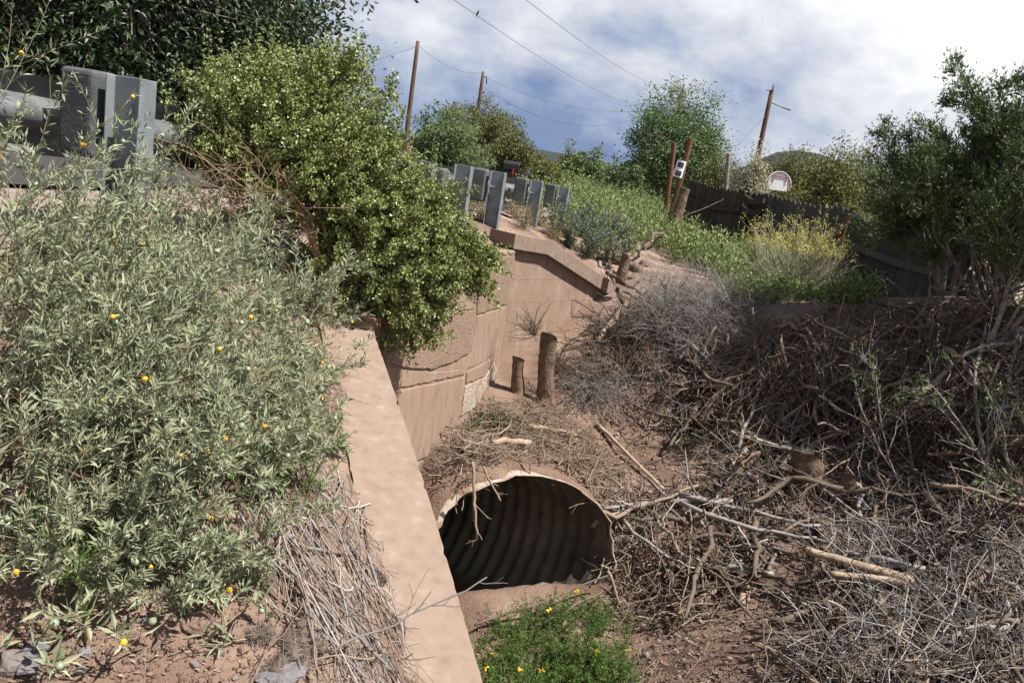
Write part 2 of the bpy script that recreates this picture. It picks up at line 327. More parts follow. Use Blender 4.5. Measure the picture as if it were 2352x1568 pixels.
bed = [P(1250, 1560, 5.3), P(1200, 1398, 5.72), P(1340, 1392, 5.98), P(1090, 1402, 5.5), P(1440, 1400, 6.1), P(1280, 1470, 5.5), P(1130, 1480, 5.3), P(1600, 1550, 5.0), P(1850, 1500, 5.0), P(2300, 1540, 4.7), P(1700, 1200, 6.7), P(1550, 1430, 5.75), P(1500, 1290, 6.35), P(1700, 1400, 5.7),
       P(1250, 1010, 7.4), P(1130, 940, 7.7), P(1300, 900, 8.4), P(1500, 800, 8.8), P(1400, 680, 9.8), P(1700, 690, 9.5), P(2000, 710, 9.0), P(1850, 810, 8.05), P(1850, 985, 7.75), P(1850, 1090, 7.1), P(1650, 870, 8.35), P(1640, 985, 7.95), P(1720, 1110, 7.1),
       P(2200, 880, 7.25), P(2200, 1050, 6.95), P(2200, 1200, 6.25), P(2050, 860, 7.6), P(2040, 1030, 7.3), P(2330, 760, 7.6), (-.3, 5.3, .45), (.3, 4.8, .42), (1.25, 6.6, 1.0), (.5, 6.9, 1.35), (0., 6.9, 1.2), (.6, 3.2, .35), (1.5, 2.5, .5), (1.2, .5, .3), (3., 2.5, 1.0), (2.6, 0, .6), (5.5, 3, 1.9), (5.5, 6, 2.6), (6, 0, 1.8),
       (3., 12, 2.72), (5, 12, 2.75), (7, 9, 2.85), (3.5, 16, 2.75), (6, 16, 2.75), (1.6, 11.5, 2.85), (12, 10, 2.95), (12, 20, 3.0), (5, 28, 3.1), (25, 25, 3.3), (10, 45, 3.3), (12, -6, 2.2), (25, 0, 2.9)]
emb = [P(100, 1500, 1.7), P(700, 1400, 2.1), (-.22, 2.4, 2.42), (-.65, 3.5, 2.60), (-1.08, 4.6, 2.80), (-1.72, 3.3, 3.28), (-.9, 2.9, 2.92), (-1.0, 3.8, 2.98), (0, 0, 2.4), (.6, .3, 2.05), (-1.5, .6, 2.95), (-2.6, 0, 3.35), (-2.5, 3, 3.36), (-5, 3, 3.42),
       (-12, 4, 3.42), (-.45, 8.1, 3.04), (-.30, 8.8, 3.14), (-.72, 6.5, 2.98), (-.9, 7.6, 3.18), (-1.05, 6, 3.2), (-.45, 9.0, 3.24), (.2, 9.4, 3.14), (.85, 10., 2.72), (.1, 10.8, 3.14), (.9, 11, 2.95), (1.2, 13, 3.05), (-1, 14, 3.08), (-4, 10, 3.2),
       (-2.2, 8, 3.2), (1, 20, 3.1), (-8, 20, 3.2), (3, 40, 3.3), (-20, 40, 3.4), (-30, 0, 3.5), (-6, -8, 3.5)]
fA, fB = tps(bed), tps(emb)
def wallpt(px, py, a, b):
    """ray through a picture point met with the upright plane over the plan line a-b"""
    d = ray(px, py); nn = np.array([(b-a)[1], -(b-a)[0], 0]); nn /= np.linalg.norm(nn); o = np.array([0, 0, ZC])
    t = (nn@(np.array([*a, 0])-o))/(nn@d); return o+d*t
COPE = [wallpt(px, py, WL[1], WL[2]) for px, py in ((1175, 1800), (1110, 1568), (1052, 1370), (1000, 1190), (950, 1030), (903, 890), (868, 790), (850, 735))]
COPE = [COPE[0]+(COPE[0]-COPE[1])*2.0]+COPE
COPY = np.array([e[1] for e in COPE]); COPZ = np.array([e[2] for e in COPE])
def Hraw(x, y):
    x = np.asarray(x, float); y = np.asarray(y, float)
    far = np.clip((np.hypot(x, y-6)-22)/25, 0, 1)
    xc = np.clip(x, -40, 40); yc = np.clip(y, -12, 60)
    s, seg, t = sdist(x, y)
    hard = seg < NHARD
    wd = np.where(hard, 1, .12+np.maximum(0, (y-9.9))*.35)
    w = np.where(hard, (s-.08)/.13, (s+wd)/(2*wd)); w = np.clip(w, 0, 1); w = w*w*(3-2*w)
    a, b = fA(xc, yc), fB(xc, yc)
    near = np.exp(-((x-1.5)**2+(y-6)**2)/60)
    bank = np.clip((a-.9)/1.0, 0, 1)*np.clip((10-y)/1.5, 0, 1)
    a = a + near*(.05*vnoise(x, y, 1.6, 1)+.03*vnoise(x, y, 5, 2)+.018*vnoise(x, y, 14, 3)) + bank*(.16*vnoise(x, y, 1.3, 4)+.07*vnoise(x, y, 4, 5))
    b = b + near*(.05*vnoise(x, y, 2, 6)+.03*vnoise(x, y, 6, 7)+.016*vnoise(x, y, 15, 8))*np.clip((3.4-b)*3+.2, .15, 1)
    lt, sx = (x-PC[0])*ps[0]+(y-PC[1])*ps[1], (x-PC[0])*pa[0]+(y-PC[1])*pa[1]
    ins = np.clip((PR+.03-np.abs(lt))/.06, 0, 1)*np.clip((sx+.72*lt+.02)/.30, 0, 1)*np.clip((3-sx)/.2, 0, 1)
    a = a*(1-ins)+np.minimum(a, .27)*ins
    cz = np.interp(y, COPY, COPZ); s0 = .22-.11*np.clip((3.1-y)/.4, 0, 1)+.05*vnoise(x, y, 3, 61)+.03*vnoise(x, y, 9, 63)
    tt = np.clip((s-s0)/.4, 0, 1); nb = (seg < 2) & (y < 4.9)
    b = np.where(nb, (cz+.006+np.minimum(s-s0, .3)*.22+.015*vnoise(x, y, 9, 62))*(1-tt)+b*tt, b)
    h = a*(1-w)+b*w
    return h*(1-far)+(3.25+.5*vnoise(x, y, .01, 9))*far
def geo(a, b, n): return np.sign(a)*np.geomspace(abs(a), abs(b), n)
xs = np.concatenate([-geo(3500, 5, 42)[:-1]*1.0, np.arange(-5, 8.001, .075), geo(8.3, 3500, 42)])
ys = np.concatenate([-geo(400, 1.2, 22)[:-1], np.arange(-1.2, 14.001, .07), geo(14.3, 4000, 44)])
GX, GY = np.meshgrid(xs, ys)
GZ = Hraw(GX, GY)
def H(x, y):
    x = np.asarray(x, float); y = np.asarray(y, float)
    i = np.clip(np.searchsorted(xs, x)-1, 0, len(xs)-2); j = np.clip(np.searchsorted(ys, y)-1, 0, len(ys)-2)
    u = (x-xs[i])/(xs[i+1]-xs[i]); v = (y-ys[j])/(ys[j+1]-ys[j])
    return (GZ[j, i]*(1-u)+GZ[j, i+1]*u)*(1-v)+(GZ[j+1, i]*(1-u)+GZ[j+1, i+1]*u)*v
def hit(px, py):
    """points of the ground under picture positions (px, py arrays)"""
    px = np.atleast_1d(px).astype(float); py = np.atleast_1d(py).astype(float)
    d = cf[None]+cr[None]*((px-1176)/FPX)[:, None]-cu[None]*((py-784)/FPX)[:, None]; d = d/d[:, 1:2]
    ts = np.concatenate([np.arange(1.0, 14, .06), np.arange(14, 60, .5)])
    X = d[:, None, 0]*ts; Y = d[:, None, 1]*ts; Z = ZC+d[:, None, 2]*ts
    below = Z < H(X, Y); k = np.argmax(below, axis=1); k = np.where(below.any(1), k, len(ts)-1)
    lo_ = ts[np.maximum(k-1, 0)]; hi_ = ts[k]
    for _ in range(7):
        t = (lo_+hi_)/2; b_ = ZC+d[:, 2]*t < H(d[:, 0]*t, t); hi_ = np.where(b_, t, hi_); lo_ = np.where(b_, lo_, t)
    t = hi_; p = np.stack([d[:, 0]*t, d[:, 1]*t, ZC+d[:, 2]*t], 1); p[:, 2] = H(p[:, 0], p[:, 1]); return p
def inpoly(n, poly):
    poly = np.array(poly, float); lo, hi = poly.min(0), poly.max(0); out_ = np.empty((0, 2))
    while len(out_) < n:
        q = rng.uniform(lo, hi, (n*3, 2)); c = np.zeros(len(q), bool); j = len(poly)-1
        for i in range(len(poly)):
            xi, yi = poly[i]; xj, yj = poly[j]
            c ^= ((yi > q[:, 1]) != (yj > q[:, 1])) & (q[:, 0] < (xj-xi)*(q[:, 1]-yi)/(yj-yi+1e-12)+xi); j = i
        out_ = np.concatenate([out_, q[c]])
    return out_[:n]
def onpoly(n, poly):
    q = inpoly(n, poly); return hit(q[:, 0], q[:, 1])
ny, nx = GX.shape
idx = np.arange(ny*nx).reshape(ny, nx)
q = np.stack([idx[:-1, :-1], idx[:-1, 1:], idx[1:, 1:], idx[1:, :-1]], -1).reshape(-1, 4)
GV = np.stack([GX, GY, GZ], -1).reshape(-1, 3)
zr = GV[q, 2].max(1)-GV[q, 2].min(1); qc = GV[q].mean(1)-PC
lat = np.abs(qc@ps)
sq = sdist(GV[q, 0].mean(1), GV[q, 1].mean(1))[0]; q = q[~((zr > .15) & (lat < PR+.08) & (sq > -.05) & (sq < .32) & (GV[q, 1].mean(1) > 4.8) & (GV[q, 1].mean(1) < 8.2))]
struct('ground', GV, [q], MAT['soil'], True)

# hills on the horizon
def hill(name, px, peak_py, Y, wx, wy):
    c = P(px, peak_py, Y); n = 40
    u = np.linspace(-1, 1, n); A, B = np.meshgrid(u, u); r = np.hypot(A, B)
    z = 1.5+(c[2]-1.5)*np.clip(np.cos(np.clip(r, 0, 1)*math.pi/2), 0, 1)**1.3*(1+.18*vnoise(A, B, 4, 21)+.07*vnoise(A, B, 14, 22))
    V = np.stack([c[0]+A*wx, c[1]+B*wy, z], -1).reshape(-1, 3); i = np.arange(n*n).reshape(n, n)
    return struct(name, V, [np.stack([i[:-1, :-1], i[:-1, 1:], i[1:, 1:], i[1:, :-1]], -1).reshape(-1, 4)], MAT['hill'], True)
hill('hill', 1860, 355, 900, 120, 200); hill('hill', 1270, 350, 1700, 330, 300); hill('hill', 2250, 430, 1500, 500, 300); hill('hill', 500, 230, 1800, 700, 300)

# road with gravel shoulder, on the embankment
RAIL = lambda y: -1.68+(y-3.4)*.224
def strip(name, off0, off1, y0, y1, lift, mat, n=120):
    y = np.linspace(y0, y1, n); m = 7; V = []
    for k in range(m):
        x = RAIL(y)+off0+(off1-off0)*k/(m-1); V.append(np.stack([x, y, H(x, y)+lift], 1))
    V = np.array(V).transpose(1, 0, 2).reshape(-1, 3); i = np.arange(n*m).reshape(n, m)
    return struct(name, V, [np.stack([i[:-1, :-1], i[:-1, 1:], i[1:, 1:], i[1:, :-1]], -1).reshape(-1, 4)], mat, True)
strip('road_shoulder', -1.3, -.22, -6, 30, .03, MAT['gravel']); strip('road', -8.3, -1.25, -6, 42, .055, MAT['asphalt'])

# ------------------------------------------------------------------ headwall, wing walls, pipe
def wallpt(px, py, a, b):
    """ray through a picture point met with the upright plane over the plan line a-b"""
    d = ray(px, py); nn = np.array([(b-a)[1], -(b-a)[0], 0]); nn /= np.linalg.norm(nn); o = np.array([0, 0, ZC])
    t = (nn@(np.array([*a, 0])-o))/(nn@d); return o+d*t
A0, A1, A2, A3, A4 = WL[:5]
hd = np.array([*(A2-A1), 0]); 
def nor(a, b):
    v = np.array([(b-a)[1], -(b-a)[0], 0.]); return v/np.linalg.norm(v)
# headwall with an opening for the pipe
hw = thing('headwall', 'cracked pinkish concrete culvert headwall patched with rough slabs', 'wall', (A2[0], A2[1], .2))
nh = nor(A2, A3); u3 = np.array([*(A3-A2), 0.]); ul = np.linalg.norm(u3); u3 /= ul
org = np.array([*A2, 0.])
tp = ((org-PC)@nh)/(pa@nh); cen = PC+pa*tp; uc = (cen-org)@u3; ru = PR*1.06/abs(pa@nh)
def hp(u, z, o=0.): return org+u3*u+np.array([0, 0, z])+nh*o
outl = [(-.02, -.1), (uc-ru, -.1)] + [(uc+ru*math.cos(a), .93+PR*1.06*math.sin(a)) for a in np.linspace(math.pi, 0, 15)] + [(uc+ru, -.1), (ul+.02, -.1), (ul+.02, 3.07), (ul*.5, 3.06), (-.02, 2.96)]
V, fs = prism([hp(u, z) for u, z in outl], -nh*.3); bevel(obj('wall_body', V, fs, MAT['concrete'], hw), .012)
def cpx(x, y): return ((850+x/2.6133)*.90741, (560+y/2.6133)*.90741)
def patch(name, pts, depth, mat, tilt=0.):
    depth *= .45
    pl = []
    for c in pts:
        w = wallpt(*cpx(*c), A2, A3); pl.append(w)
    pl = np.array(pl)
    # roughen the outline
    out_ = []
    for i in range(len(pl)):
        a, b = pl[i], pl[(i+1) % len(pl)]; n = max(1, int(np.linalg.norm(b-a)/.09))
        for k in range(n):
            w = a+(b-a)*k/n
            if k: w = w+np.array([0, 0, 1])*rng.normal(0, .004)+u3*rng.normal(0, .004)
            out_.append(w)
    pl = np.array(out_)
    if (np.cross(pl[1:-1]-pl[0], pl[2:]-pl[0])@nh).sum() < 0: pl = pl[::-1]
    V, fs = prism(pl+nh*depth, -nh*(depth+.05)); o = bevel(obj(name, V, fs, mat, hw), .003); return o
patch('concrete_slab', [(945, 262), (1178, 222), (1130, 545), (1060, 575), (930, 612)], .02, MAT['gunite'])
patch('concrete_slab', [(945, 250), (945, 232), (1182, 195), (1180, 214)], .02, MAT['concrete'])
patch('concrete_slab', [(520, 520), (935, 440), (915, 578), (560, 610)], .014, MAT['concrete'])
patch('concrete_slab', [(240, 640), (560, 622), (912, 592), (880, 862), (760, 930), (620, 975), (470, 962), (320, 935)], .032, MAT['gunite'])
patch('concrete_slab', [(930, 632), (1128, 562), (1095, 826), (1030, 885), (945, 940), (862, 975), (892, 868)], .012, MAT['concrete'])
patch('concrete_slab', [(322, 965), (470, 985), (620, 1000), (845, 985), (848, 1008), (375, 1110)], .02, MAT['concrete'])
patch('concrete_slab', [(375, 1130), (845, 1032), (805, 1330), (770, 1490), (520, 1580)], .03, MAT['concrete'])
patch('concrete_slab', [(862, 1000), (1038, 905), (985, 1022), (858, 1072)], .02, MAT['concrete'])
patch('rubble_fill', [(852, 1092), (985, 1032), (1045, 935), (1078, 1000), (1000, 1175), (820, 1285)], .03, MAT['rubble'])
patch('concrete_slab', [(520, 1600), (768, 1510), (760, 1660), (600, 1900)], .035, MAT['concrete'])
patch('joint_strip', [(1190, 285), (1212, 282), (1140, 830), (1106, 842)], .022, MAT['rubble'])
patch('concrete_slab', [(1085, 930), (1120, 860), (1170, 850), (1140, 1120), (1010, 1180)], .008, MAT['concrete'])
def scatter_on_wall(): pass
# far wing wall
fw = thing('far_wing_wall', 'smooth tan concrete wing wall with sloping overhanging coping at the far end', 'wall', (A3[0], A3[1], .5))
nw = nor(A3, A4)
wt = [P(1180, 535, 8.6), P(1255, 550, 9.0), P(1395, 655, 9.9)]
ztop = [3.235, 3.19, 2.70]; us = [0., .42, np.linalg.norm(A4-A3)]; uw = np.array([*(A4-A3), 0.]); uw /= np.linalg.norm(uw); ow = np.array([*A3, 0.])
wp = lambda u, z, o=0.: ow+uw*u+np.array([0, 0, z])+nw*o
V, fs = prism([wp(.0, .3), wp(us[2]+.5, .6), wp(us[2]+.5, 2.30), wp(us[2], ztop[2]-.14), wp(us[1], ztop[1]-.14), wp(0, ztop[0]-.14)], -nw*.25)
bevel(obj('wall_body', V, fs, MAT['concrete'], fw), .01)
for z in (1.75, 2.0, 2.25, 2.5, 2.75):       # board marks left by the formwork
    um = min(us[2]+.3, us[1]+(ztop[1]-.2-z)*1.9+.1)
    V, fs = box_vf(wp(um/2, z+.003*rng.normal(), .0), (um-.02, .003, .004), (uw, nw, (0, 0, 1))); obj('form_line', V, fs, MAT['concrete'], fw)
def coping_prism(pts, w, h, over, nv):
    """pts: top front line; body set back from overhang"""
    pts = np.array(pts); Lc = np.concatenate([[0], np.cumsum(np.linalg.norm(np.diff(pts, axis=0), axis=1))]); sN = np.linspace(0, Lc[-1], max(8, int(Lc[-1]/.03)))
    pts = np.stack([np.interp(sN, Lc, pts[:, k]) for k in range(3)], 1); m_ = len(pts)
    chip = np.maximum(0, vnoise(sN, sN*0, 16, 71)-.34)*.12+.0012*np.random.default_rng(5).normal(size=m_)
    pts = pts-nv*np.abs(chip)[:, None]-np.array([0, 0, 1])*np.abs(chip*.6)[:, None]
    f = pts+nv*over; b = pts-nv*(w-over); n = len(pts)
    V = np.concatenate([f, b, b-[0, 0, h], f-[0, 0, h]]); i = np.arange(n-1); qd = []
    for k in range(4):
        a, c = k*n, ((k+1) % 4)*n; qd.append(np.stack([a+i, a+i+1, c+i+1, c+i], 1))
    e = np.array([[0, n, 2*n, 3*n], [4*n-1, 3*n-1, 2*n-1, n-1]])
    return V, [np.concatenate(qd+[e])]
V, fs = coping_prism([wp(-.14, ztop[0]+.005), wp(us[1], ztop[1]), wp(us[2], ztop[2]), wp(us[2]+.5, ztop[2]-.27)], .36, .15, .075, nw)
obj('coping', V, fs, MAT['coping'], fw)
# near wing wall
nwall = thing('near_wing_wall', 'long tan concrete wing wall coping running down beside dry stems and weeds', 'wall', (A1[0], A1[1], .2))
nn = nor(A1, A2)
def npnt(y, z, o=0.):
    t = (y-A1[1])/(A2[1]-A1[1]); p = A1+(A2-A1)*t; return np.array([p[0], p[1], z])+nn*o
zc = lambda y: np.interp(y, [.2, 2.4, 3.0, 4.75], [1.5, 2.345, 2.60, 2.865])
def fitz(px, py):     # height of the coping edge over the plan line
    return wallpt(px, py, A1, A2)
edge = COPE
V, fs = coping_prism(np.array(edge), .30, .5, 0., nn); o = obj('coping', V, fs, MAT['coping'], nwall)
bot = np.array([e-np.array([0, 0, .49]) for e in edge]); lo = bot.copy(); lo[:, 2] = -.1
V = np.concatenate([bot-nn*.02, lo-nn*.02, lo-nn*.28, bot-nn*.28]); n = len(edge); i = np.arange(n-1)
qd = np.concatenate([np.stack([a*n+i, a*n+i+1, ((a+1) % 4)*n+i+1, ((a+1) % 4)*n+i], 1) for a in range(4)]+[np.array([[0, n, 2*n, 3*n], [4*n-1, 3*n-1, 2*n-1, n-1]])])
obj('wall_body', V, [qd], MAT['concrete'], nwall)
# the corrugated pipe
pipe = thing('culvert_pipe', 'large rusty corrugated steel culvert pipe half filled with silt', 'pipe', tuple(PC-[0, 0, PR]))
bn = np.array([math.sin(rad(26.3)), -math.cos(rad(26.3)), math.sin(rad(7))])
NT, PIT = 72, .125
th = np.linspace(0, 2*math.pi, NT, endpoint=False)
def pipe_pt(tha, s, r):
    return PC+ps*(np.cos(tha)*r)[..., None]+np.array([0, 0, 1])*(np.sin(tha)*r)[..., None]+pa*s[..., None]
qv = ps[None]*np.cos(th)[:, None]*PR+np.array([0, 0, 1])*np.sin(th)[:, None]*PR
cut = -(qv@bn)/(pa@bn)+.02*np.sin(th*9)+.015*np.sin(th*23+1)
sg = np.linspace(0, 1, 300)
SS = cut[:, None]+(8.5-cut[:, None])*sg[None]**1.0
TH = np.repeat(th[:, None], 300, 1)
RR = PR+0.021*np.sin(SS*2*math.pi/PIT)*np.clip((SS-cut[:, None])/.35+.12, 0, 1)
V = pipe_pt(TH, SS, RR).reshape(-1, 3); i = np.arange(NT*300).reshape(NT, 300); j = np.roll(i, -1, 0)
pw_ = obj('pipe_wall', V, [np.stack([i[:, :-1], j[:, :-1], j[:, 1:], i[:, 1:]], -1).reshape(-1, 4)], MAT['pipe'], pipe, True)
# folded pale rim along the cut edge
k = np.arange(NT); lin = cut; R1 = np.full(NT, PR)
wv = np.where(np.cos(th) < .1, .05, -.01)+.008*np.sin(th*11)+.006*np.sin(th*29)
rimV = np.concatenate([pipe_pt(th, lin-.01, R1-.004), pipe_pt(th, lin-.012, R1+.005), pipe_pt(th, lin+.035+wv, R1+np.where(np.cos(th) < .1, .028, .010)), pipe_pt(th, lin+.035+wv, R1+.004)])
sel = np.arange(NT); sel = sel[(np.sin(th) > -.55)]
fq = []
for a in range(4):
    b = (a+1) % 4
    for s_ in sel: fq.append([a*NT+s_, a*NT+(s_+1) % NT, b*NT+(s_+1) % NT, b*NT+s_])
obj('rim', rimV, [np.array(fq)], MAT['rim'], pw_, True)
V = np.stack([PC+pa*8.4+ps*math.cos(a)*.8+np.array([0, 0, 1])*math.sin(a)*.8 for a in np.linspace(0, 2*math.pi, 24, endpoint=False)])
obj('pipe_light_stop', V, [np.arange(24)[None]], MAT['bark'], pipe)  # unseen disc added to keep sky light out of the far end
sm = np.linspace(0, 1, 40); lm = np.linspace(-1.15, 1.15, 60); A_, B_ = np.meshgrid(sm, lm)
c0 = np.interp(np.clip(B_, -.69, .69), np.sort(np.cos(th[:NT//2+1])*PR), cut[:NT//2+1][np.argsort(np.cos(th[:NT//2+1]))])+.015+.05*vnoise(B_, A_*0, 5, 41)
Sx = c0+(2.6-c0)*A_; X_ = PC[0]+ps[0]*B_+pa[0]*Sx; Y_ = PC[1]+ps[1]*B_+pa[1]*Sx
top_ = PC[2]+np.sqrt(np.maximum(0, (PR+.04)**2-B_**2)); 
Z_ = np.maximum(top_, np.where(np.abs(B_) < .8, fA(X_, Y_), H(X_, Y_)-.03))+.02+.05*vnoise(X_, Y_, 3, 42)+.03*vnoise(X_, Y_, 9, 43)
Z_[:, 0] = np.where(np.abs(B_[:, 0]) < PR, PC[2]+np.sqrt(np.maximum(0, (PR-.01)**2-B_[:, 0]**2)), Z_[:, 0])
Z_ = np.where(np.abs(B_) > PR+.06, np.minimum(Z_, np.maximum(H(X_, Y_), .3)+.0), Z_)
sdm, _, _ = sdist(X_, Y_); ii = np.arange(60*40).reshape(60, 40); fq_ = np.stack([ii[:-1, :-1], ii[:-1, 1:], ii[1:, 1:], ii[1:, :-1]], -1).reshape(-1, 4)
fq_ = fq_[(sdm.ravel()[fq_] < .2).all(1)]
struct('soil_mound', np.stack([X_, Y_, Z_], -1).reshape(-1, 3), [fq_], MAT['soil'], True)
lg = (GX-PC[0])*ps[0]+(GY-PC[1])*ps[1]; sgx = (GX-PC[0])*pa[0]+(GY-PC[1])*pa[1]; sdg = sdist(GX, GY)[0]
cg = np.interp(np.clip(lg, -.69, .69), np.sort(np.cos(th[:NT//2+1])*PR), cut[:NT//2+1][np.argsort(np.cos(th[:NT//2+1]))])+.12
mk = (np.abs(lg) < .8) & (sgx > cg) & (sgx < 2.6) & (sdg < .15)
GZ[mk] = np.maximum(np.maximum(GZ, fA(GX, GY)), .93+np.sqrt(np.maximum(0, (PR+.05)**2-lg**2)))[mk]+.03
g = np.linspace(.3, 8.3, 40); h_ = np.linspace(-.68, .68, 14); A_, B_ = np.meshgrid(g, h_)
V = PC+pa*A_[..., None]+ps*B_[..., None]; V[..., 2] = .30+.05*vnoise(A_, B_, 2.5, 31)+.03*vnoise(A_, B_, 9, 32); ii = np.arange(14*40).reshape(14, 40)
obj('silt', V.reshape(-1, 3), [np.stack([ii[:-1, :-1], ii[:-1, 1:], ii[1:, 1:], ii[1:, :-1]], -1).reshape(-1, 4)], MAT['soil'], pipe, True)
bm = None
for k in range(9):
    for tt in (55, 8):
        s_ = .15+k*PIT*1.0; t_ = rad(tt)
        if s_ < cut[int(tt/5)]+.05: continue
        c = pipe_pt(np.array(t_), np.array(s_+PIT/4*3), np.array(PR-.012)); rd = (PC-c); rd -= pa*(rd@pa); rd /= np.linalg.norm(rd)
        V, fs = tubes(np.array([c-rd*.02, c+rd*.022, c+rd*.024]), np.array([.016, .016, .001]), 6); obj('bolt', V, fs, MAT['bolt'], pw_)

# ------------------------------------------------------------------ guardrail
gr = thing('guardrail', 'galvanised steel guardrail seen from behind along the road edge', 'guardrail', (RAIL(3.), 3., 3.3))
rd = nrm(np.array([.224, 1., 0])); ro = np.array([rd[1], -rd[0], 0])    # along, outward
posts = [(1.5, 4.13), (3.4, 4.074), (5.3, 3.975), (6.8, 3.858), (7.8, 3.854), (9.0, 3.822), (10.9, 3.749), (12.8, 3.68)]
zr_ = lambda y: np.interp(y, [-3, 3, 6.8, 12.8], [4.19, 4.04, 3.865, 3.67])
prof = [(.030, .158), (.036, .148), (.072, .125), (.083, .105), (.083, .085), (.07, .068), (.028, .045), (.008, .030), (0, .012), (0, -.012), (.008, -.03), (.028, -.045), (.07, -.068), (.083, -.085), (.083, -.105), (.072, -.125), (.036, -.148), (.030, -.158)]
yy = np.linspace(-2.5, 12.9, 60); base = np.stack([RAIL(yy), yy, zr_(yy)-.16], 1)-ro*.36
pr = np.array(prof)
V = np.concatenate([(base[:, None]-ro*pr[:, 0][None, :, None]+np.array([0, 0, 1])*pr[:, 1][None, :, None]),
                    (base[:, None]-ro*(pr[::-1, 0]+.004)[None, :, None]+np.array([0, 0, 1])*pr[::-1, 1][None, :, None])], 1)
m = V.shape[1]; i = np.arange(60*m).reshape(60, m)
obj('w_beam', V.reshape(-1, 3), [np.stack([i[:-1, :-1], i[:-1, 1:], i[1:, 1:], i[1:, :-1]], -1).reshape(-1, 4)], MAT['galvdark'], gr, True)
for k, (y, zt) in enumerate(posts):
    c = np.array([RAIL(y), y, 0]); zb = float(H(c[0], y))-.25; hgt_ = zt-zb; zm = (zt+zb)/2; ax = (ro, rd, (0, 0, 1)); cz = np.array([c[0], c[1], zm])
    parts = [box_vf(cz, (.15, .007, hgt_), ax), box_vf(cz+ro*.077, (.008, .10, hgt_-.004), ax), box_vf(cz-ro*.077, (.008, .10, hgt_-.002), ax)]
    V, fs = merge(parts); po = bevel(obj('post', V, fs, MAT['galv'], gr), .003)
    bc = np.array([c[0], c[1], zt-.19])-ro*.20
    bc[2] += .02
    if k == 4: bc = bc+rd*(-.12)+np.array([0, 0, -.06])
    V, fs = box_vf(bc, (.165, .15, .35), ax); o = bevel(obj('blockout', V, fs, MAT['block'], gr), .022, 3)
    if k == 1: continue
    bt = np.array([c[0], c[1], zt-.17])-rd*.004-ro*.045
    V, fs = merge([tubes(np.array([bt-ro*.36, bt+ro*.055]), np.array([.009, .009]), 8, True), tubes(np.array([bt-ro*.026, bt-ro*.012]), np.array([.019, .019]), 6, True)]); obj('bolt', V, fs, MAT['galv'], po)

# ------------------------------------------------------------------ plants
def tree(name, label, cat, base, h, lobes, nclump, per, leaf, mat, barkmat, group=None, spread=.22, trunk=.12, upb=.3, shape='leaf', lw=.5, twig=True):
    """tapered trunk, limbs into the lobes, leaves spread in clumps through the lobes' volume. lobes: (dx, dy, dz, rx, ry, rz)"""
    base = np.array(base, float); t = thing(name, label, cat, base, group)
    lobes = np.array(lobes, float); vol = np.cbrt(lobes[:, 3]*lobes[:, 4]*lobes[:, 5])**2; pick = rng.choice(len(lobes), nclump, p=vol/vol.sum())
    dv = nrm(rng.normal(size=(nclump, 3))); r = rng.uniform(.25, 1, nclump)**.45
    cc = base+lobes[pick, :3]+dv*lobes[pick, 3:]*r[:, None]*(1+.08*rng.normal(size=(nclump, 1)))
    cc[:, 2] = np.maximum(cc[:, 2], base[2]+.12*h)
    tk = polyl(base-[0, 0, .1], (0, 0, 1), h*.62, 8, .10); tr = taper(1, 8, trunk, trunk*.45)
    limbs = []; lr = []
    for lb in lobes:
        st = tk[0, 3+int(rng.integers(0, 4))]; e = base+lb[:3]+rng.normal(size=3)*lb[3:]*.2
        s = np.linspace(0, 1, 7)[:, None]; ln = st*(1-s)+e*s+np.array([0, 0, .12*h])*np.sin(s*math.pi)*.5+rng.normal(size=(7, 3))*.02*h*s
        limbs.append(ln); lr.append(np.linspace(trunk*.5, trunk*.14, 7))
    limbs = np.array(limbs); lr = np.array(lr)
    obj('trunk', *tubes(tk, tr, 8), barkmat, t, True)
    parts = [tubes(limbs, lr, 6)]
    if twig:
        e0, _ = along(limbs, pick, rng.uniform(.35, 1, nclump)); s = np.linspace(0, 1, 4)[None, :, None]
        tw = e0[:, None]*(1-s)+cc[:, None]*s+rng.normal(size=(nclump, 4, 3))*.05*np.linalg.norm(cc-e0, axis=1)[:, None, None]*np.sin(s*math.pi)
        h2 = slice(0, None, 2 if nclump > 1000 else 1); parts.append(tubes(tw[h2], taper(len(tw[h2]), 4, trunk*.10, trunk*.035), 3))
    V, fs = merge(parts); obj('branches', V, fs, barkmat, t, True, 'stuff')
    n = nclump*per; ci = np.repeat(np.arange(nclump), per)
    sp = spread*rng.uniform(.6, 1.3, nclump)[ci][:, None]
    pos = cc[ci]+rng.normal(size=(n, 3))*sp*np.array([1, 1, .75])
    d = nrm(nrm(pos-cc[ci])+.7*rng.normal(size=(n, 3))+np.array([0, 0, -.15]))
    ln = leaf*rng.uniform(.6, 1.3, n)
    V, fs = (leaves(pos, d, ln, ln*lw, upb=upb) if shape == 'leaf' else chips(pos, d, ln, ln*lw, upb=upb))
    obj('crown', V, fs, mat, t, False, 'stuff'); return t

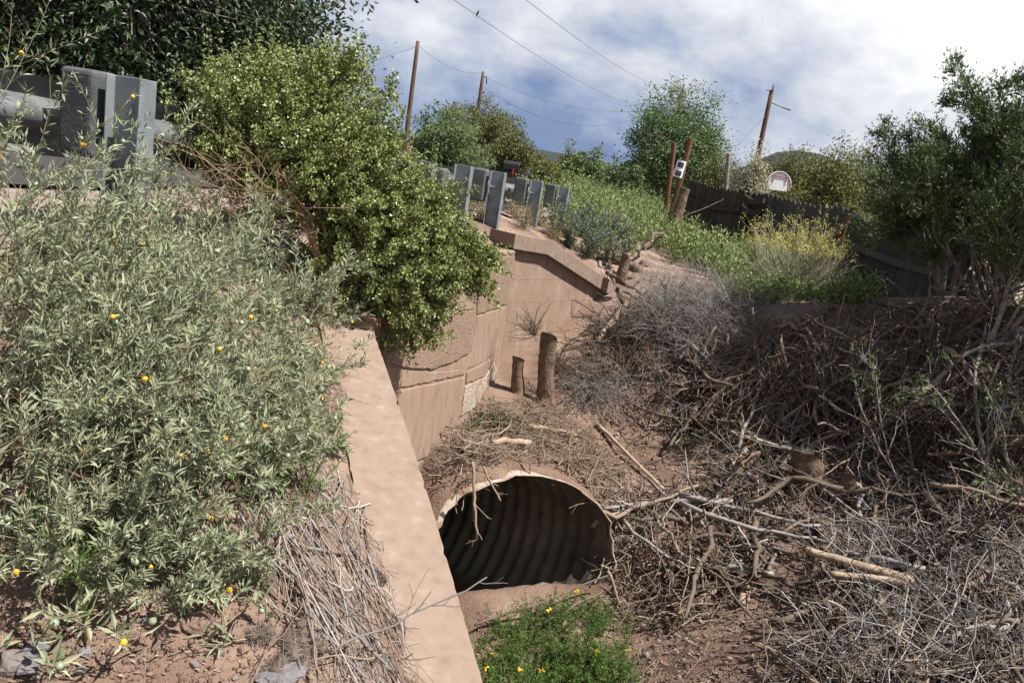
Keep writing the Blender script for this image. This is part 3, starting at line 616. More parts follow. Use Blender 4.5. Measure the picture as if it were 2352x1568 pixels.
# dark elm across the road
elm_b = np.array([-8.4, 15.0, 3.2])
tree('elm_tree', 'large dense dark green elm across the road behind the guardrail', 'tree', elm_b, 9,
     [(0, 0, 4.2, 3.4, 2.4, 3.2), (-3.2, .3, 3.6, 2.6, 2.2, 3.0), (2.9, .2, 3.6, 1.8, 1.8, 2.6), (1.7, -.6, 2.0, 2.3, 1.6, 1.9), (-2, -.8, 1.8, 2.8, 1.6, 1.8), (3.2, .2, 1.6, 1.25, 1.3, 1.5), (0, 0, 7, 3.2, 2.4, 2.4), (-5.5, 0, 3, 2, 2, 3), (0, -.6, .9, 3.4, 1.4, 1.2), (-3.5, -.6, .9, 3.4, 1.4, 1.2), (3, 0, .9, 1.4, 1.2, 1.1)],
     5600, 22, .125, MAT['elm'], MAT['palebark'], spread=.30, trunk=.26, shape='chip', lw=.46)
# dead pale twigs hanging inside the elm
# far trees along the road and behind the weeds
def ground_at(px, Y):
    d = ray(px, 400); x = d[0]/d[1]*Y; return np.array([x, Y, float(H(x, Y))])
def far_tree(px, top, Y, wpx, mat, name, label, group=None, n=260, per=22, leaf=.10, squash=1., shape='chip', lw=.5, lob=4, trunk=.09, bark='palebark', low=.35, spr=.042):
    b = ground_at(px, Y); h = P(px, top, Y)[2]-b[2]; w = wpx/FPX*Y/2
    lb = [(rng.uniform(-.45, .45)*w, rng.uniform(-.4, .4)*w, h*rng.uniform(low, .66), w*rng.uniform(.45, .62), w*.5, h*rng.uniform(.24, .32)) for _ in range(lob)]
    lb.append((0, 0, h*.78, w*.42*squash, w*.40, h*.27)); lb.append((0, 0, h*.38, w*.70, w*.55, h*.32)); lb.append((0, 0, h*.15, w*.75, w*.55, h*.18))
    return tree(name, label, 'tree', b, h, lb, n, per, leaf, MAT[mat], MAT[bark], group, spread=spr*h, trunk=trunk, shape=shape, lw=lw)
far_tree(1100, 228, 25, 230, 'juniper', 'juniper_tree', 'round olive green juniper behind the guardrail and mailbox', n=420, per=34, leaf=.09, lw=.35)
far_tree(1175, 300, 24, 150, 'juniper', 'juniper_tree', 'low olive juniper sloping down beside the round juniper', n=260, per=30, leaf=.09, lw=.35)
far_tree(1030, 255, 19, 190, 'willow', 'willow_shrub', 'feathery green willow shrub in front of the round juniper', n=420, per=30, leaf=.13, lw=.16)
far_tree(968, 220, 20, 95, 'aspen', 'elm_sapling', 'thin open sapling beside the taller brown utility pole', n=70, per=16, leaf=.10)
far_tree(1250, 370, 22, 130, 'juniper', 'juniper_bush', 'low olive juniper bush at the end of the guardrail', n=200, per=30, leaf=.08, lw=.35)
far_tree(1535, 195, 24, 265, 'aspen', 'aspen_tree', 'leafy green young tree with pale stems behind the posted notice', n=430, per=105, leaf=.075, spr=.046, trunk=.10, low=.3, squash=1.7, lob=6)
far_tree(1350, 335, 30, 130, 'willow', 'elm_bush', 'dull green bush on the skyline between guardrail and leafy tree', n=200, per=22, leaf=.12)
far_tree(1300, 322, 33, 60, 'juniper', 'juniper_sapling', 'slender dark juniper spire on the skyline', n=90, per=22, leaf=.10, lw=.35)
far_tree(1420, 360, 26, 120, 'aspen', 'elm_bush', 'green bush at the foot of the leafy young tree', n=160, per=22, leaf=.11)
far_tree(1460, 385, 22, 90, 'aspen', 'elm_bush', 'small green bush beside the twin reddish posts', n=120, per=22, leaf=.10)
far_tree(1655, 330, 22, 120, 'juniper', 'juniper_bush', 'green juniper behind the grey stake over the fence', n=200, per=30, leaf=.08, lw=.35)
far_tree(1735, 345, 21, 120, 'rabbit', 'bare_shrub', 'greyish half bare shrub at the foot of the utility pole', n=320, per=22, leaf=.08, lw=.3)
far_tree(1830, 350, 25, 170, 'juniper', 'juniper_bush', 'dark juniper behind the white backboard', n=420, per=34, leaf=.09, lw=.35)
far_tree(1745, 372, 27, 150, 'juniper', 'juniper_bush', 'juniper behind the pale brown utility pole foot', n=300, per=30, leaf=.09, lw=.35)
far_tree(1915, 325, 19, 210, 'juniper', 'juniper_tree', 'broad dark juniper standing behind the grey fence', n=520, per=34, leaf=.08, lw=.35)
far_tree(2010, 300, 22, 200, 'juniper', 'juniper_tree', 'taller dark juniper behind the broad juniper and fence', n=300, per=34, leaf=.09, lw=.35)
far_tree(1830, 420, 17, 140, 'juniper', 'juniper_bush', 'low dark juniper crowding the back of the fence', n=260, per=30, leaf=.07, lw=.35)
far_tree(1590, 345, 27, 120, 'juniper', 'juniper_bush', 'juniper half hidden by the leafy young tree', n=160, per=30, leaf=.09, lw=.35)
far_tree(700, 262, 28, 300, 'willow', 'elm_bush', 'bush beyond the road under the elm', n=200, per=22, leaf=.14)
for px, top, Y, w in ((2200, 360, 34, 220), (2380, 370, 30, 260), (2100, 400, 40, 200), (2500, 340, 26, 260), (1540, 380, 45, 160), (1330, 372, 50, 200), (1200, 350, 55, 200), (1050, 330, 60, 250), (850, 300, 60, 300)):
    far_tree(px, top, Y, w, 'juniper', 'juniper_tree', 'distant dark juniper on the skyline', 'junipers along the skyline', n=200, per=26, leaf=.16, lw=.4)

# near junipers on the right bank: pale stems, sprays of scale leaves
def sprays(Pt, R, n, ln, per, sliver):
    """feathery sprays along branch lines"""
    N = len(Pt); idx = np.repeat(np.arange(N), n); t = rng.uniform(.35, 1, N*n); pos, T = along(Pt, idx, t)
    a = rng.normal(.7, .25, N*n)[:, None]; d = nrm(np.cos(a)*T+np.sin(a)*perp(T)+np.array([0, 0, .35]))
    sp = polyl(pos, d, ln*rng.uniform(.5, 1.2, N*n), 5, .12, .04)
    j = np.repeat(np.arange(N*n), per); tt = rng.uniform(.12, 1, len(j)); p2, T2 = along(sp, j, tt)
    d2 = nrm(T2*.9+perp(T2)*.7); l2 = sliver*rng.uniform(.5, 1.2, len(j))*(1.15-.55*tt)
    return sp, chips(p2, d2, l2, l2*.30, bend=.15, upb=0)
def near_juniper(label, base, h, n0, lean, spread=.5, k1=5, k2=4, nsp=5, per=26, foliage=1., low=.15, spl=.20):
    t = thing('juniper_tree', label, 'tree', base, 'junipers on the right bank')
    b = np.array(base, float)
    d0 = nrm(np.stack([rng.normal(lean[0], spread, n0), rng.normal(lean[1], spread, n0), rng.uniform(.7, 1.2, n0)], 1))
    st = polyl(b+np.stack([rng.normal(0, .06, n0), rng.normal(0, .06, n0), np.full(n0, -.08)], 1), d0, h*rng.uniform(.65, .95, n0), 10, .09, .05)
    sr = taper(n0, 10, .024*h/2.5*rng.uniform(.7, 1.25, n0), .004)
    c1, r1 = kids(st, sr, k1, .48, .8, .12, 8, .16, low, .04)
    c2, r2 = kids(c1, r1, k2, .55, .7, .15, 4, .16, .25, .05, minr=.002)
    obj('trunk', *tubes(st, sr, 7), MAT['palebark'], t, True)
    V, fs = merge([tubes(c1, r1, 5), tubes(c2, r2, 3)]); obj('branches', V, fs, MAT['palebark'], t, True, 'stuff')
    keep = rng.random(len(c2)) < foliage
    s1, f1 = sprays(c2[keep], None, int(nsp*2), spl, max(7, int(per*.30)), .057); s2, f2 = sprays(c1, None, int(nsp*2.4), spl, max(7, int(per*.30)), .057); s3, f3 = sprays(st[:, 4:], None, nsp*9, spl, max(7, int(per*.30)), .057)
    V, fs = merge([f1, f2, f3]); obj('crown', V, fs, MAT['junipernear'], t, False, 'stuff')
    return t
def gp(px, Y):   # ground point at a picture column and depth
    d = ray(px, 700); x = d[0]/d[1]*Y; return (x, Y, float(H(x, Y)))
near_juniper('green juniper with bare pale stems beside the rusty brown brace post', gp(2165, 8.5), 2.2, 6, (-.06, 0), .28, 7, 5, 6, 32)
near_juniper('tallest green juniper with crossing pale stems leaning over the debris bank', gp(2330, 7.4), 2.3, 6, (-.22, 0), .36, 7, 5, 6, 32)
near_juniper('dense juniper standing behind the tallest juniper', gp(2420, 9.0), 2.3, 6, (-.1, 0), .35, 6, 5, 5, 28)
near_juniper('sparse juniper with dead lower branches drooping over the cut bank', gp(2250, 6.8), 1.5, 4, (-.35, -.1), .55, 5, 3, 1, 22, .15, .1)
near_juniper('slender juniper between the fence end and the tallest juniper', gp(2180, 9.4), 2.5, 5, (.02, 0), .28, 6, 5, 5, 28)
near_juniper('low juniper sprawling over the edge of the cut bank', gp(2480, 6.3), 1.6, 6, (-.5, .1), .5, 6, 3, 1, 22, .2, .1)

near_juniper('dense dark juniper filling the gap behind the pale stems', gp(2250, 10.6), 2.4, 7, (0, 0), .34, 6, 5, 5, 28)
near_juniper('dense dark juniper beside the hidden fence length', gp(2090, 11.2), 1.9, 7, (0, 0), .34, 6, 5, 5, 28)
near_juniper('leaning juniper on the crest above the hanging roots', gp(2270, 8.1), 2.1, 7, (-.15, 0), .36, 7, 5, 6, 32)
near_juniper('juniper shading the upper bank from beside the brush', (4.9, 6.9, float(H(4.9, 6.9))), 2.4, 7, (-.1, 0), .45, 7, 5, 4, 22, .6)
near_juniper('juniper beyond the brush heap overhanging the bank', (5.3, 7.9, float(H(5.3, 7.9))), 2.4, 7, (-.15, 0), .45, 7, 5, 4, 22, .6)
# saltbush: bright green with clusters of winged seeds
def saltbush(label, base, lobes, ncl, per=58, cl=.023):
    t = thing('saltbush', label, 'shrub', base, None); b = np.array(base, float)
    lobes = np.array(lobes, float); pick = rng.choice(len(lobes), ncl, p=lobes[:, 3]**2/(lobes[:, 3]**2).sum())
    dv = nrm(rng.normal(size=(ncl, 3))); r = rng.uniform(.25, 1, ncl)**.28*(1+.12*rng.normal(size=ncl))
    tip = lobes[pick, :3]+dv*lobes[pick, 3:6]*r[:, None]
    out_d = nrm(dv*.8+np.where(lobes[pick, 6:7] > 0, np.array([[.35, -.15, -.35]]), np.array([[.1, 0, .75]]))+.35*rng.normal(size=(ncl, 3)))
    sp = polyl(tip, out_d, rng.uniform(.06, .17, ncl)*np.where(r > .93, rng.uniform(1, 1.7, ncl), 1), 5, .10)
    fat = rng.uniform(.75, 1.35, ncl)
    j = np.repeat(np.arange(ncl), per); tt = rng.uniform(0, 1, len(j)); pos, T = along(sp, j, tt)
    # little whorls: leaves gathered in rings along the spike
    tt = np.round(tt*7)/7+rng.normal(0, .02, len(j)); pos, T = along(sp, j, np.clip(tt, 0, .999))
    pp = perp(T); pos = pos+pp*(cl*fat[j]*rng.uniform(.35, 1.05, len(j))*(1.15-.6*tt))[:, None]
    d = nrm(pp*.9+.55*T+.45*rng.normal(size=T.shape)); ln = rng.uniform(.0115, .0195, len(j))*fat[j]
    V, fs = chips(pos, d, ln, ln*.95, bend=.35, upb=.1); obj('leaves', V, fs, MAT['salt'], t, False, 'stuff')
    # woody stems
    n0 = 14; li = rng.integers(0, len(lobes), n0); e = lobes[li, :3]; s = np.linspace(0, 1, 8)[None, :, None]
    st = b[None, None]*(1-s)+e[:, None]*s+np.array([0, 0, .18])*np.sin(s*math.pi)+rng.normal(size=(n0, 8, 3))*.03*s
    parts = [tubes(st, taper(n0, 8, .016, .006), 5)]
    q0, _ = along(st, rng.integers(0, n0, ncl//3), rng.uniform(.4, 1, ncl//3)); s = np.linspace(0, 1, 5)[None, :, None]
    e2 = tip[rng.permutation(ncl)[:ncl//3]]; near_ = np.linalg.norm(e2[:, None]-q0[None], axis=2).argmin(1); q0 = q0[near_]
    tw = q0[:, None]*(1-s)+e2[:, None]*s; parts.append(tubes(tw, taper(len(tw), 5, .004, .0015), 3))
    V, fs = merge(parts); obj('stems', V, fs, MAT['saltstem'], t, True, 'stuff'); return t
def lobe(px, py, Y, rpx, rz=None, droop=0, dy=None):
    c = P(px, py, Y); r = rpx/FPX*Y; return (*c, r, r*(dy or .9), (rz or rpx)/FPX*Y, droop)
saltbush('big bright green saltbush hiding the middle of the guardrail', (-1.0, 4.75, 2.86),
         [lobe(640, 330, 4.7, 180, 150), lobe(760, 250, 4.9, 95, 90), lobe(540, 300, 4.5, 110, 110), lobe(800, 400, 5.0, 120, 130), lobe(700, 450, 4.9, 130, 80), lobe(895, 270, 5.1, 30, 75), lobe(640, 225, 4.7, 90, 60), lobe(500, 230, 4.5, 45, 55), lobe(770, 190, 4.8, 50, 60), lobe(870, 440, 5.0, 80, 90)], 1450)
saltbush('drooping bright green saltbush branch mass hanging over the headwall', (-.86, 5.15, 2.9),
         [lobe(880, 520, 4.9, 120, 100, 1), lobe(960, 560, 4.9, 110, 100, 1), lobe(900, 650, 4.8, 100, 100, 1), lobe(1040, 590, 4.9, 70, 45, 1), lobe(820, 580, 4.8, 80, 90, 1), lobe(960, 660, 4.8, 70, 90, 1), lobe(990, 470, 5.0, 50, 60, 0), lobe(1085, 575, 4.9, 45, 16, 1), lobe(1060, 640, 4.9, 40, 18, 1), lobe(900, 740, 4.8, 45, 50, 1), lobe(980, 720, 4.8, 35, 50, 1)], 1050)

# silver-leaved nightshade: sprawling grey-green plants with small round fruit
def uvs(r, seg=8, ring=6):
    th_ = np.linspace(0, math.pi, ring+1); ph = np.linspace(0, 2*math.pi, seg, endpoint=False); V = []
    for a in th_:
        for b in ph: V.append((r*math.sin(a)*math.cos(b), r*math.sin(a)*math.sin(b), r*math.cos(a)*.95))
    i = np.arange((ring+1)*seg).reshape(ring+1, seg); j = np.roll(i, -1, 1)
    return np.array(V), [np.stack([i[:-1], i[1:], j[1:], j[:-1]], -1).reshape(-1, 4)]
BERRY = [mesh_data('berry', *uvs(.0085), MAT['berry'], True), mesh_data('berry', *uvs(.0095), MAT['greenberry'], True)]
def nightshade(base, h, ns, lean, spread, nleaf, label, fruit=(1, 1), llen=.05, K=9):
    t = thing('nightshade_plant', label, 'plant', base, 'silver nightshade plants on the slope'); b = np.array(base, float)
    d0 = nrm(np.stack([rng.normal(lean[0], spread, ns), rng.normal(lean[1], spread, ns), rng.uniform(.5, 1.2, ns)], 1))
    st = polyl(b+np.stack([rng.normal(0, .05, ns), rng.normal(0, .05, ns), np.full(ns, -.01)], 1), d0, h*rng.uniform(.55, 1.1, ns), K, .10, -.015)
    sr = taper(ns, K, .0032, .0012)
    c1, r1 = kids(st, sr, 4, .5, .7, .15, 6, .12, .25, .01, minr=.001)
    for s_ in (st, c1):
        low_ = H(s_[..., 0], s_[..., 1])+.015; s_[..., 2] = np.maximum(s_[..., 2], low_)
    V, fs = merge([tubes(st, sr, 3), tubes(c1[:, ::2], r1[:, ::2], 3)]); obj('stems', V, fs, MAT['silverstem'], t, True, 'stuff')
    def lv(Pt, n):
        i_ = rng.integers(0, len(Pt), n); tt = rng.uniform(.12, 1, n); p_, T = along(Pt, i_, tt)
        d = nrm(T*.55+perp(T)*.8+np.array([0, 0, .22])); l_ = llen*rng.uniform(.55, 1.3, n)*(1.1-.35*tt)
        return leaves(p_, d, l_, l_*rng.uniform(.15, .23, n), curl=.12, fold=.22, upb=.25)
    V, fs = merge([lv(st, int(nleaf*.4)), lv(c1, int(nleaf*.6))]); obj('leaves', V, fs, MAT['silver'], t, False, 'stuff')
    for kind, n in enumerate(fruit):
        for _ in range(n):
            p_, T = along(c1, rng.integers(0, len(c1), 1), rng.uniform(.3, .95, 1)); p_ = p_[0]+rng.normal(size=3)*.01-np.array([0, 0, .015])
            p_[2] = max(p_[2], float(H(p_[0], p_[1]))+.008)
            o = link('berry', BERRY[kind], t); o.location = tuple(p_-b); o.scale = (rng.uniform(.8, 1.2),)*3
    return t
NL = 'mid height silver nightshade in the middle of the slope'
spots = []
for px, py, Y, h, ns in [   # picture column/row give the plant's base on the slope
    (40, 760, 2.1, .72, 15), (60, 900, 1.9, .70, 14), (150, 820, 2.2, .68, 14), (30, 1080, 1.75, .62, 13), (150, 1000, 1.9, .70, 13), (260, 900, 2.1, .65, 12), (20, 1250, 1.6, .5, 11), (130, 1190, 1.75, .5, 11), (250, 1120, 1.85, .52, 11),
    (370, 1030, 2.0, .5, 11), (300, 760, 2.4, .6, 11), (400, 700, 2.7, .55, 11), (480, 830, 2.4, .5, 10), (500, 660, 3.0, .5, 10), (600, 740, 2.9, .5, 10), (680, 680, 3.2, .5, 10), (620, 870, 2.6, .42, 9), (720, 750, 3.1, .38, 9), (690, 880, 2.7, .32, 8),
    (480, 1010, 2.1, .45, 9), (560, 1120, 2.05, .42, 9), (620, 1070, 2.25, .32, 8), (380, 1210, 1.8, .42, 9), (250, 1300, 1.7, .36, 8), (120, 640, 2.6, .58, 13), (240, 660, 2.6, .5, 11), (-60, 950, 1.7, .75, 13), (-80, 700, 2.0, .8, 10),
    (-30, 900, 1.6, 1.0, 5), (20, 700, 1.9, .95, 5), (40, 1300, 1.6, .36, 8), (150, 1330, 1.6, .34, 8), (300, 1370, 1.7, .28, 7), (450, 1390, 1.75, .26, 7), (700, 600, 3.6, .42, 9), (800, 700, 3.6, .42, 9), (640, 780, 2.9, .45, 9), (840, 760, 3.5, .3, 7), (560, 930, 2.4, .42, 9), (660, 980, 2.5, .30, 7), (320, 1120, 1.9, .45, 10), (450, 1130, 1.95, .42, 9), (580, 1000, 2.3, .34, 8), (330, 1280, 1.75, .36, 8), (-100, 560, 1.8, 1.05, 5), (30, 620, 2.1, .85, 4), (340, 560, 3.2, .5, 9), (440, 560, 3.3, .45, 9), (760, 1030, 2.5, .14, 5), (420, 1340, 1.75, .3, 7), (590, 620, 3.4, .42, 8)]:
    q_ = hit(px, py)[0]; spots.append((q_, h, ns))
for k, (q_, h, ns) in enumerate(spots):
    nlab = ('tall silver nightshade rising before the guardrail and near post' if h > .6 else 'silver nightshade crowding against the saltbush foot' if q_[1] > 3.0 else 'low silver nightshade spilling toward the tan coping' if q_[0] > -.62 and q_[1] > 2.2 else 'low silver nightshade at the edge of the bare foreground soil' if q_[1] < 2.0 else NL)
    nightshade(q_, h, ns, (.42, .12), .42, int(ns*145), nlab, (int(rng.integers(0, 5)), int(rng.integers(1, 5))), llen=.041 if h > .45 else .037)
for px, py, h in ((215, 1460, .20), (520, 1500, .20), (20, 1520, .22)):
    nightshade(hit(px, py)[0], h, 3, (.1, -.1), .5, 60, 'small silver nightshade sprig on bare red soil', (1, 1), llen=.06)
for _ in range(0): pass

# ------------------------------------------------------------------ poles, wires, posts, fence
def upole(px, top, Y, r, label, lean=0., cross=None, mat='pole'):
    tpt = P(px, top, Y); b = np.array([tpt[0]-lean, Y, float(H(tpt[0]-lean, Y))-.3]); t = thing('utility_pole', label, 'pole', (b[0], b[1], b[2]+.3))
    s = np.linspace(0, 1, 8)[:, None]; ln = b*(1-s)+tpt*s
    obj('pole_shaft', *tubes(ln, np.linspace(r, r*.72, 8), 10, True), MAT[mat], t, True)
    if cross == 'arm':
        V, fs = merge([tubes(np.array([tpt-[.35, 0, .05], tpt+[.15, 0, .02]]), np.array([.03, .03]), 5, True), tubes(np.array([tpt+[.1, 0, -.75], tpt+[.9, 0, -.95], tpt+[1.5, 0, -1.05]]), np.array([.05, .05, .07]), 6, True)])
        ia_ = obj('insulator_arm', V, fs, MAT['black'], t)
        V, fs = tubes(np.array([tpt+[.0, -.2, .0], tpt+[0, -.2, .35]]), np.array([.09, .06]), 8, True); obj('insulator', V, fs, MAT['galv'], ia_)
    elif cross == 'clamp':
        V, fs = merge([tubes(np.array([tpt+[0, 0, -.3], tpt+[.3, -.1, -.35]]), np.array([.03, .03]), 5, True), tubes(np.array([tpt+[.3, -.1, -.35], tpt+[.36, -.1, -.8]]), np.array([.035, .05]), 5, True)]); obj('bracket', V, fs, MAT['black'], t)
    return tpt
t1 = upole(960, 95, 52, .16, 'tall bare brown utility pole rising beside the thin sapling')
t2 = upole(1110, 165, 62, .15, 'dark utility pole rising out of the round juniper', cross='clamp')
t3 = upole(1568, 205, 70, .18, 'utility pole tip showing above the leafy young tree', cross='arm')
t4 = upole(1773, 208, 58, .20, 'pale brown utility pole with top bracket above the fence', cross='arm')
def wire(a, b, sag, label, r=.010, mat='wire', n=40, grp='overhead wires'):
    s = np.linspace(0, 1, n)[:, None]; ln = np.array(a)*(1-s)+np.array(b)*s-np.array([0, 0, 1])*sag*4*s*(1-s)
    return tag(obj('overhead_wire', *tubes(ln, np.full(n, r), 4), MAT[mat], smooth=True), label, 'wire', grp)
wire(P(600, 190, 48), t1-[0, 0, .3], .3, 'wire running left from the tall bare pole into the elm')
wire(t1-[0, 0, .2], t2-[0, 0, .1], .5, 'wire strung between the tall bare pole and the dark pole')
wire(t2-[0, 0, .3], P(1480, 255, 80), .9, 'upper wire from the dark pole toward the leafy tree')
wire(t2-[0, 0, 1.0], P(1480, 268, 80), 1.7, 'lower sagging wire from the dark pole toward the leafy tree')
wa, wb = P(1000, -30, 16), t3-[0, 0, 1.2]
wA = wire(wa, P(1500, 245, 70), .6, 'overhead wire on which a small bird perches', .006)
wire(P(1170, -30, 16), t3, .6, 'overhead wire descending to the pole behind the leafy tree', .006)
wire(P(1640, 277, 90), t4-[0, 0, 6.5], .3, 'pale wire reaching the pole above the fence', .02, 'wirelight')
wire(t4-[0, 0, 6.5], P(1960, 335, 60), .3, 'pale wire leaving the pole above the fence', .02, 'wirelight')
wire(t4-[0, 0, 1.6], P(1640, 390, 50), 0, 'thin guy wire slanting down from the pole above the fence', .012)
wire(t4-[0, 0, 7], P(1690, 400, 50), 0, 'lower thin guy wire of the pole above the fence', .010)
# bird on the wire
s_ = np.linspace(0, 1, 40)[:, None]; wl = wa*(1-s_)+P(1500, 245, 70)*s_-np.array([0, 0, 1])*.6*4*s_*(1-s_)
pxs = np.array([1176+FPX*((w-[0, 0, ZC])@cr)/((w-[0, 0, ZC])@cf) for w in wl]); kk = np.argmin(np.abs(pxs-1096)); bp_ = wl[kk]
bs_ = .55*np.linalg.norm(bp_-[0, 0, ZC])/30
bl = np.array([(-.02, 0, -.12), (-.01, 0, -.06), (0, 0, 0), (.01, 0, .06), (.025, 0, .10), (.04, 0, .135), (.055, 0, .15), (.085, 0, .148)])*bs_*1.6
brd = thing('small_bird', 'small dark bird perched on an overhead wire', 'bird', tuple(bp_))
obj('body', *tubes(bp_+bl+[0, 0, .06*bs_], np.array([.008, .012, .035, .045, .036, .028, .014, .002])*bs_*1.5, 8, True), MAT['bird'], brd, True)
for sx in (-.01, .012):
    obj('leg', *tubes(np.array([bp_+[sx, 0, 0], bp_+[sx, 0, .07*bs_]]), np.array([.004, .004])*bs_, 5, True), MAT['bird'], brd)
# posts by the fence
def rpost(px0, py0, px1, py1, Y, r, name, label, mat, Y1=None, cat='post', cap=True):
    a = P(px0, py0, Y); b = P(px1, py1, Y1 or Y); d = (b-a)/np.linalg.norm(b-a); a = a-d*.5
    s = np.linspace(0, 1, 9)[:, None]; ln = a*(1-s)+b*s
    return tag(bevel(obj(name, *tubes(ln, r*(1+.04*rng.normal(size=9)), 12, True), MAT[mat], smooth=False), .008), label, cat)
rpost(1532, 460, 1549, 328, 16.5, .048, 'wooden_post', 'reddish brown round post without a notice beside the fence', 'rustpost')
rpost(1548, 470, 1587, 318, 15.8, .053, 'wooden_post', 'reddish brown leaning post carrying a white notice', 'rustpost')
rpost(1556, 495, 1574, 432, 15.2, .095, 'log_post', 'short stout pale log leaning at the foot of the fence', 'bark')
rpost(1664, 470, 1674, 352, 19, .05, 'wooden_stake', 'thin grey stake standing up behind the fence', 'palebark')
rpost(1925, 560, 1958, 476, 11.0, .032, 'brace_post', 'rusty orange brace post at the end of the grey fence', 'rustpost')
rpost(2150, 640, 2188, 540, 10.2, .028, 'brace_post', 'rusty orange brace post seen through the junipers', 'rustpost')
# notice on the leaning post
c = P(1561, 388, 15.66); up_ = nrm(P(1566, 372, 15.66)-P(1556, 405, 15.66)); rt = nrm(np.cross(up_, nrm(np.array([0, 0, ZC])-c))); fn = np.cross(rt, up_)
fn = -fn if fn@(np.array([0, 0, ZC])-c) < 0 else fn
no = thing('paper_notice', 'white paper notice with two dark pictures fixed to a leaning post', 'notice', tuple(c))
uu, vv = np.meshgrid(np.linspace(-.5, .5, 7), np.linspace(-.5, .5, 9)); V = c+rt*(uu*.17)[..., None]+up_*(vv*.31)[..., None]-fn*((uu**2)*.10)[..., None]
i = np.arange(63).reshape(9, 7); fq2 = [np.stack([i[:-1, :-1], i[:-1, 1:], i[1:, 1:], i[1:, :-1]], -1).reshape(-1, 4)]
V2, f2 = merge([(V.reshape(-1, 3), fq2), (V.reshape(-1, 3)-fn*.003, fq2)]); obj('sheet', V2, f2, MAT['paper'], no)
for vo in (.075, -.085):
    uu2, vv2 = np.meshgrid(np.linspace(-.33, .33, 5), np.linspace(-.5, .5, 4)); V = c+rt*(uu2*.17)[..., None]+up_*(vv2*.095+vo)[..., None]-fn*((uu2**2)*.10-.004)[..., None]
    i = np.arange(20).reshape(4, 5); obj('printed_picture', V.reshape(-1, 3), [np.stack([i[:-1, :-1], i[:-1, 1:], i[1:, 1:], i[1:, :-1]], -1).reshape(-1, 4)], MAT['photo'], no)
# picket fence
fd = nrm(np.array([4.301-2.994, 11.5-17, 0])); fo = np.array([fd[1], -fd[0], 0]); fo = fo if fo[0] < 0 else -fo   # face toward the road
F0 = np.array([2.994, 17., 0]); FLEN = 5.66
def picket_mesh(mat, w=.1385, h=1.75):
    a = np.linspace(0, math.pi, 7); top = [(math.cos(k)*w/2, h-.045+math.sin(k)*.045) for k in a]
    pl = [(-w/2, 0), (w/2, 0)]+top
    V, fs = prism([np.array([0, 0, 0])+fd*u+np.array([0, 0, z]) for u, z in pl], -fo*.014); return mesh_data('picket', V, fs, mat)
def fence_sec(name, label, u0, u1, z0, z1, mat, rails, sag=0., back=0.):
    base = F0+fd*u0; gz = float(H(base[0], base[1])); t = thing(name, label, 'fence' if name != 'fence_gate' else 'gate', (base[0], base[1], gz))
    pm = picket_mesh(mat); n = int((u1-u0)/.141)
    for k in range(n):
        u = u0+.07+k*.141; f = (u-u0)/(u1-u0); zt = z0*(1-f)+z1*f-sag*math.sin(f*math.pi)
        o = link('picket', pm, t); o.location = tuple(F0+fd*(u-0)+np.array([0, 0, zt-1.75+rng.normal(0, .012)])-fo*(back+.001*rng.normal())-np.array(t.location)); o.rotation_euler = (0, rng.normal(0, .003), rng.normal(0, .004))
    for dz in rails:
        V, fs = [], []
        s = np.linspace(0, 1, 9); pts = np.array([F0+fd*(u0+(u1-u0)*q_)+np.array([0, 0, z0*(1-q_)+z1*q_-sag*math.sin(q_*math.pi)-dz-.05*math.sin(q_*math.pi)]) for q_ in s])+fo*.028
        V, fs = merge([box_vf((pts[k]+pts[k+1])/2, (np.linalg.norm(pts[k+1]-pts[k])+.004, .04, .085), (nrm(pts[k+1]-pts[k]), fo, np.cross(nrm(pts[k+1]-pts[k]), fo))) for k in range(8)]); obj('rail', V, fs, mat, t)
    for u in (u0, u1):
        f = (u-u0)/(u1-u0); zt = z0*(1-f)+z1*f-.1; c_ = F0+fd*u-fo*.08; V, fs = box_vf((c_[0], c_[1], zt-.85), (.09, .09, 1.8), (fd, fo, (0, 0, 1))); obj('fence_post', V, fs, mat, t)
    return t
fence_sec('picket_fence', 'dark brown picket fence section with a bowed rail beside the reddish posts', 0, 2.55, 4.14, 4.06, MAT['fence'], (.34, 1.3), .05)
fence_sec('fence_gate', 'short dark gate section between two picket fence lengths', 2.62, 3.30, 4.06, 4.05, MAT['fence'], (.12, .30), 0, .1)
fence_sec('picket_fence', 'grey black picket fence section behind the yellow rabbitbrush', 3.38, 5.66, 4.04, 4.03, MAT['fencegrey'], (.36, 1.3), .03)
fence_sec('picket_fence', 'dark picket fence length hidden behind the junipers', 5.75, 8.6, 3.93, 3.85, MAT['fencegrey'], (.36, 1.3), .03)
# basketball backboard
bb = P(1791, 412, 23); t = thing('basketball_backboard', 'white rounded basketball backboard with red square among junipers', 'backboard', (bb[0], bb[1]+.2, float(H(bb[0], bb[1]))))
def fan(w, h, y): return np.array([bb+np.array([w*math.cos(a), y, -h*.45+h*math.sin(a)]) for a in np.linspace(0, math.pi, 17)]+[bb+np.array([-w*.8, y, -h*.75]), bb+np.array([w*.8, y, -h*.75])])
V, fs = prism(fan(.36, .40, 0), (0, .03, 0)); obj('board', V, fs, MAT['white'], t)
arc = fan(.31, .34, -.006)[:17]; obj('board_stripe', *tubes(arc, np.full(17, .012), 5), MAT['fencegrey'], t)
sq_ = [bb+np.array([x_, -.006, z_]) for x_, z_ in ((-.17, -.2), (-.17, .08), (.17, .08), (.17, -.2))]; obj('target_square', *tubes(np.array(sq_), np.full(4, .014), 4), MAT['red'], t)
obj('support_pole', *tubes(np.array([[bb[0], bb[1]+.2, t.location[2]-.3], [bb[0], bb[1]+.2, bb[2]-.1], [bb[0], bb[1]+.04, bb[2]-.05]]), np.full(3, .05), 8, True), MAT['galv'], t, True)
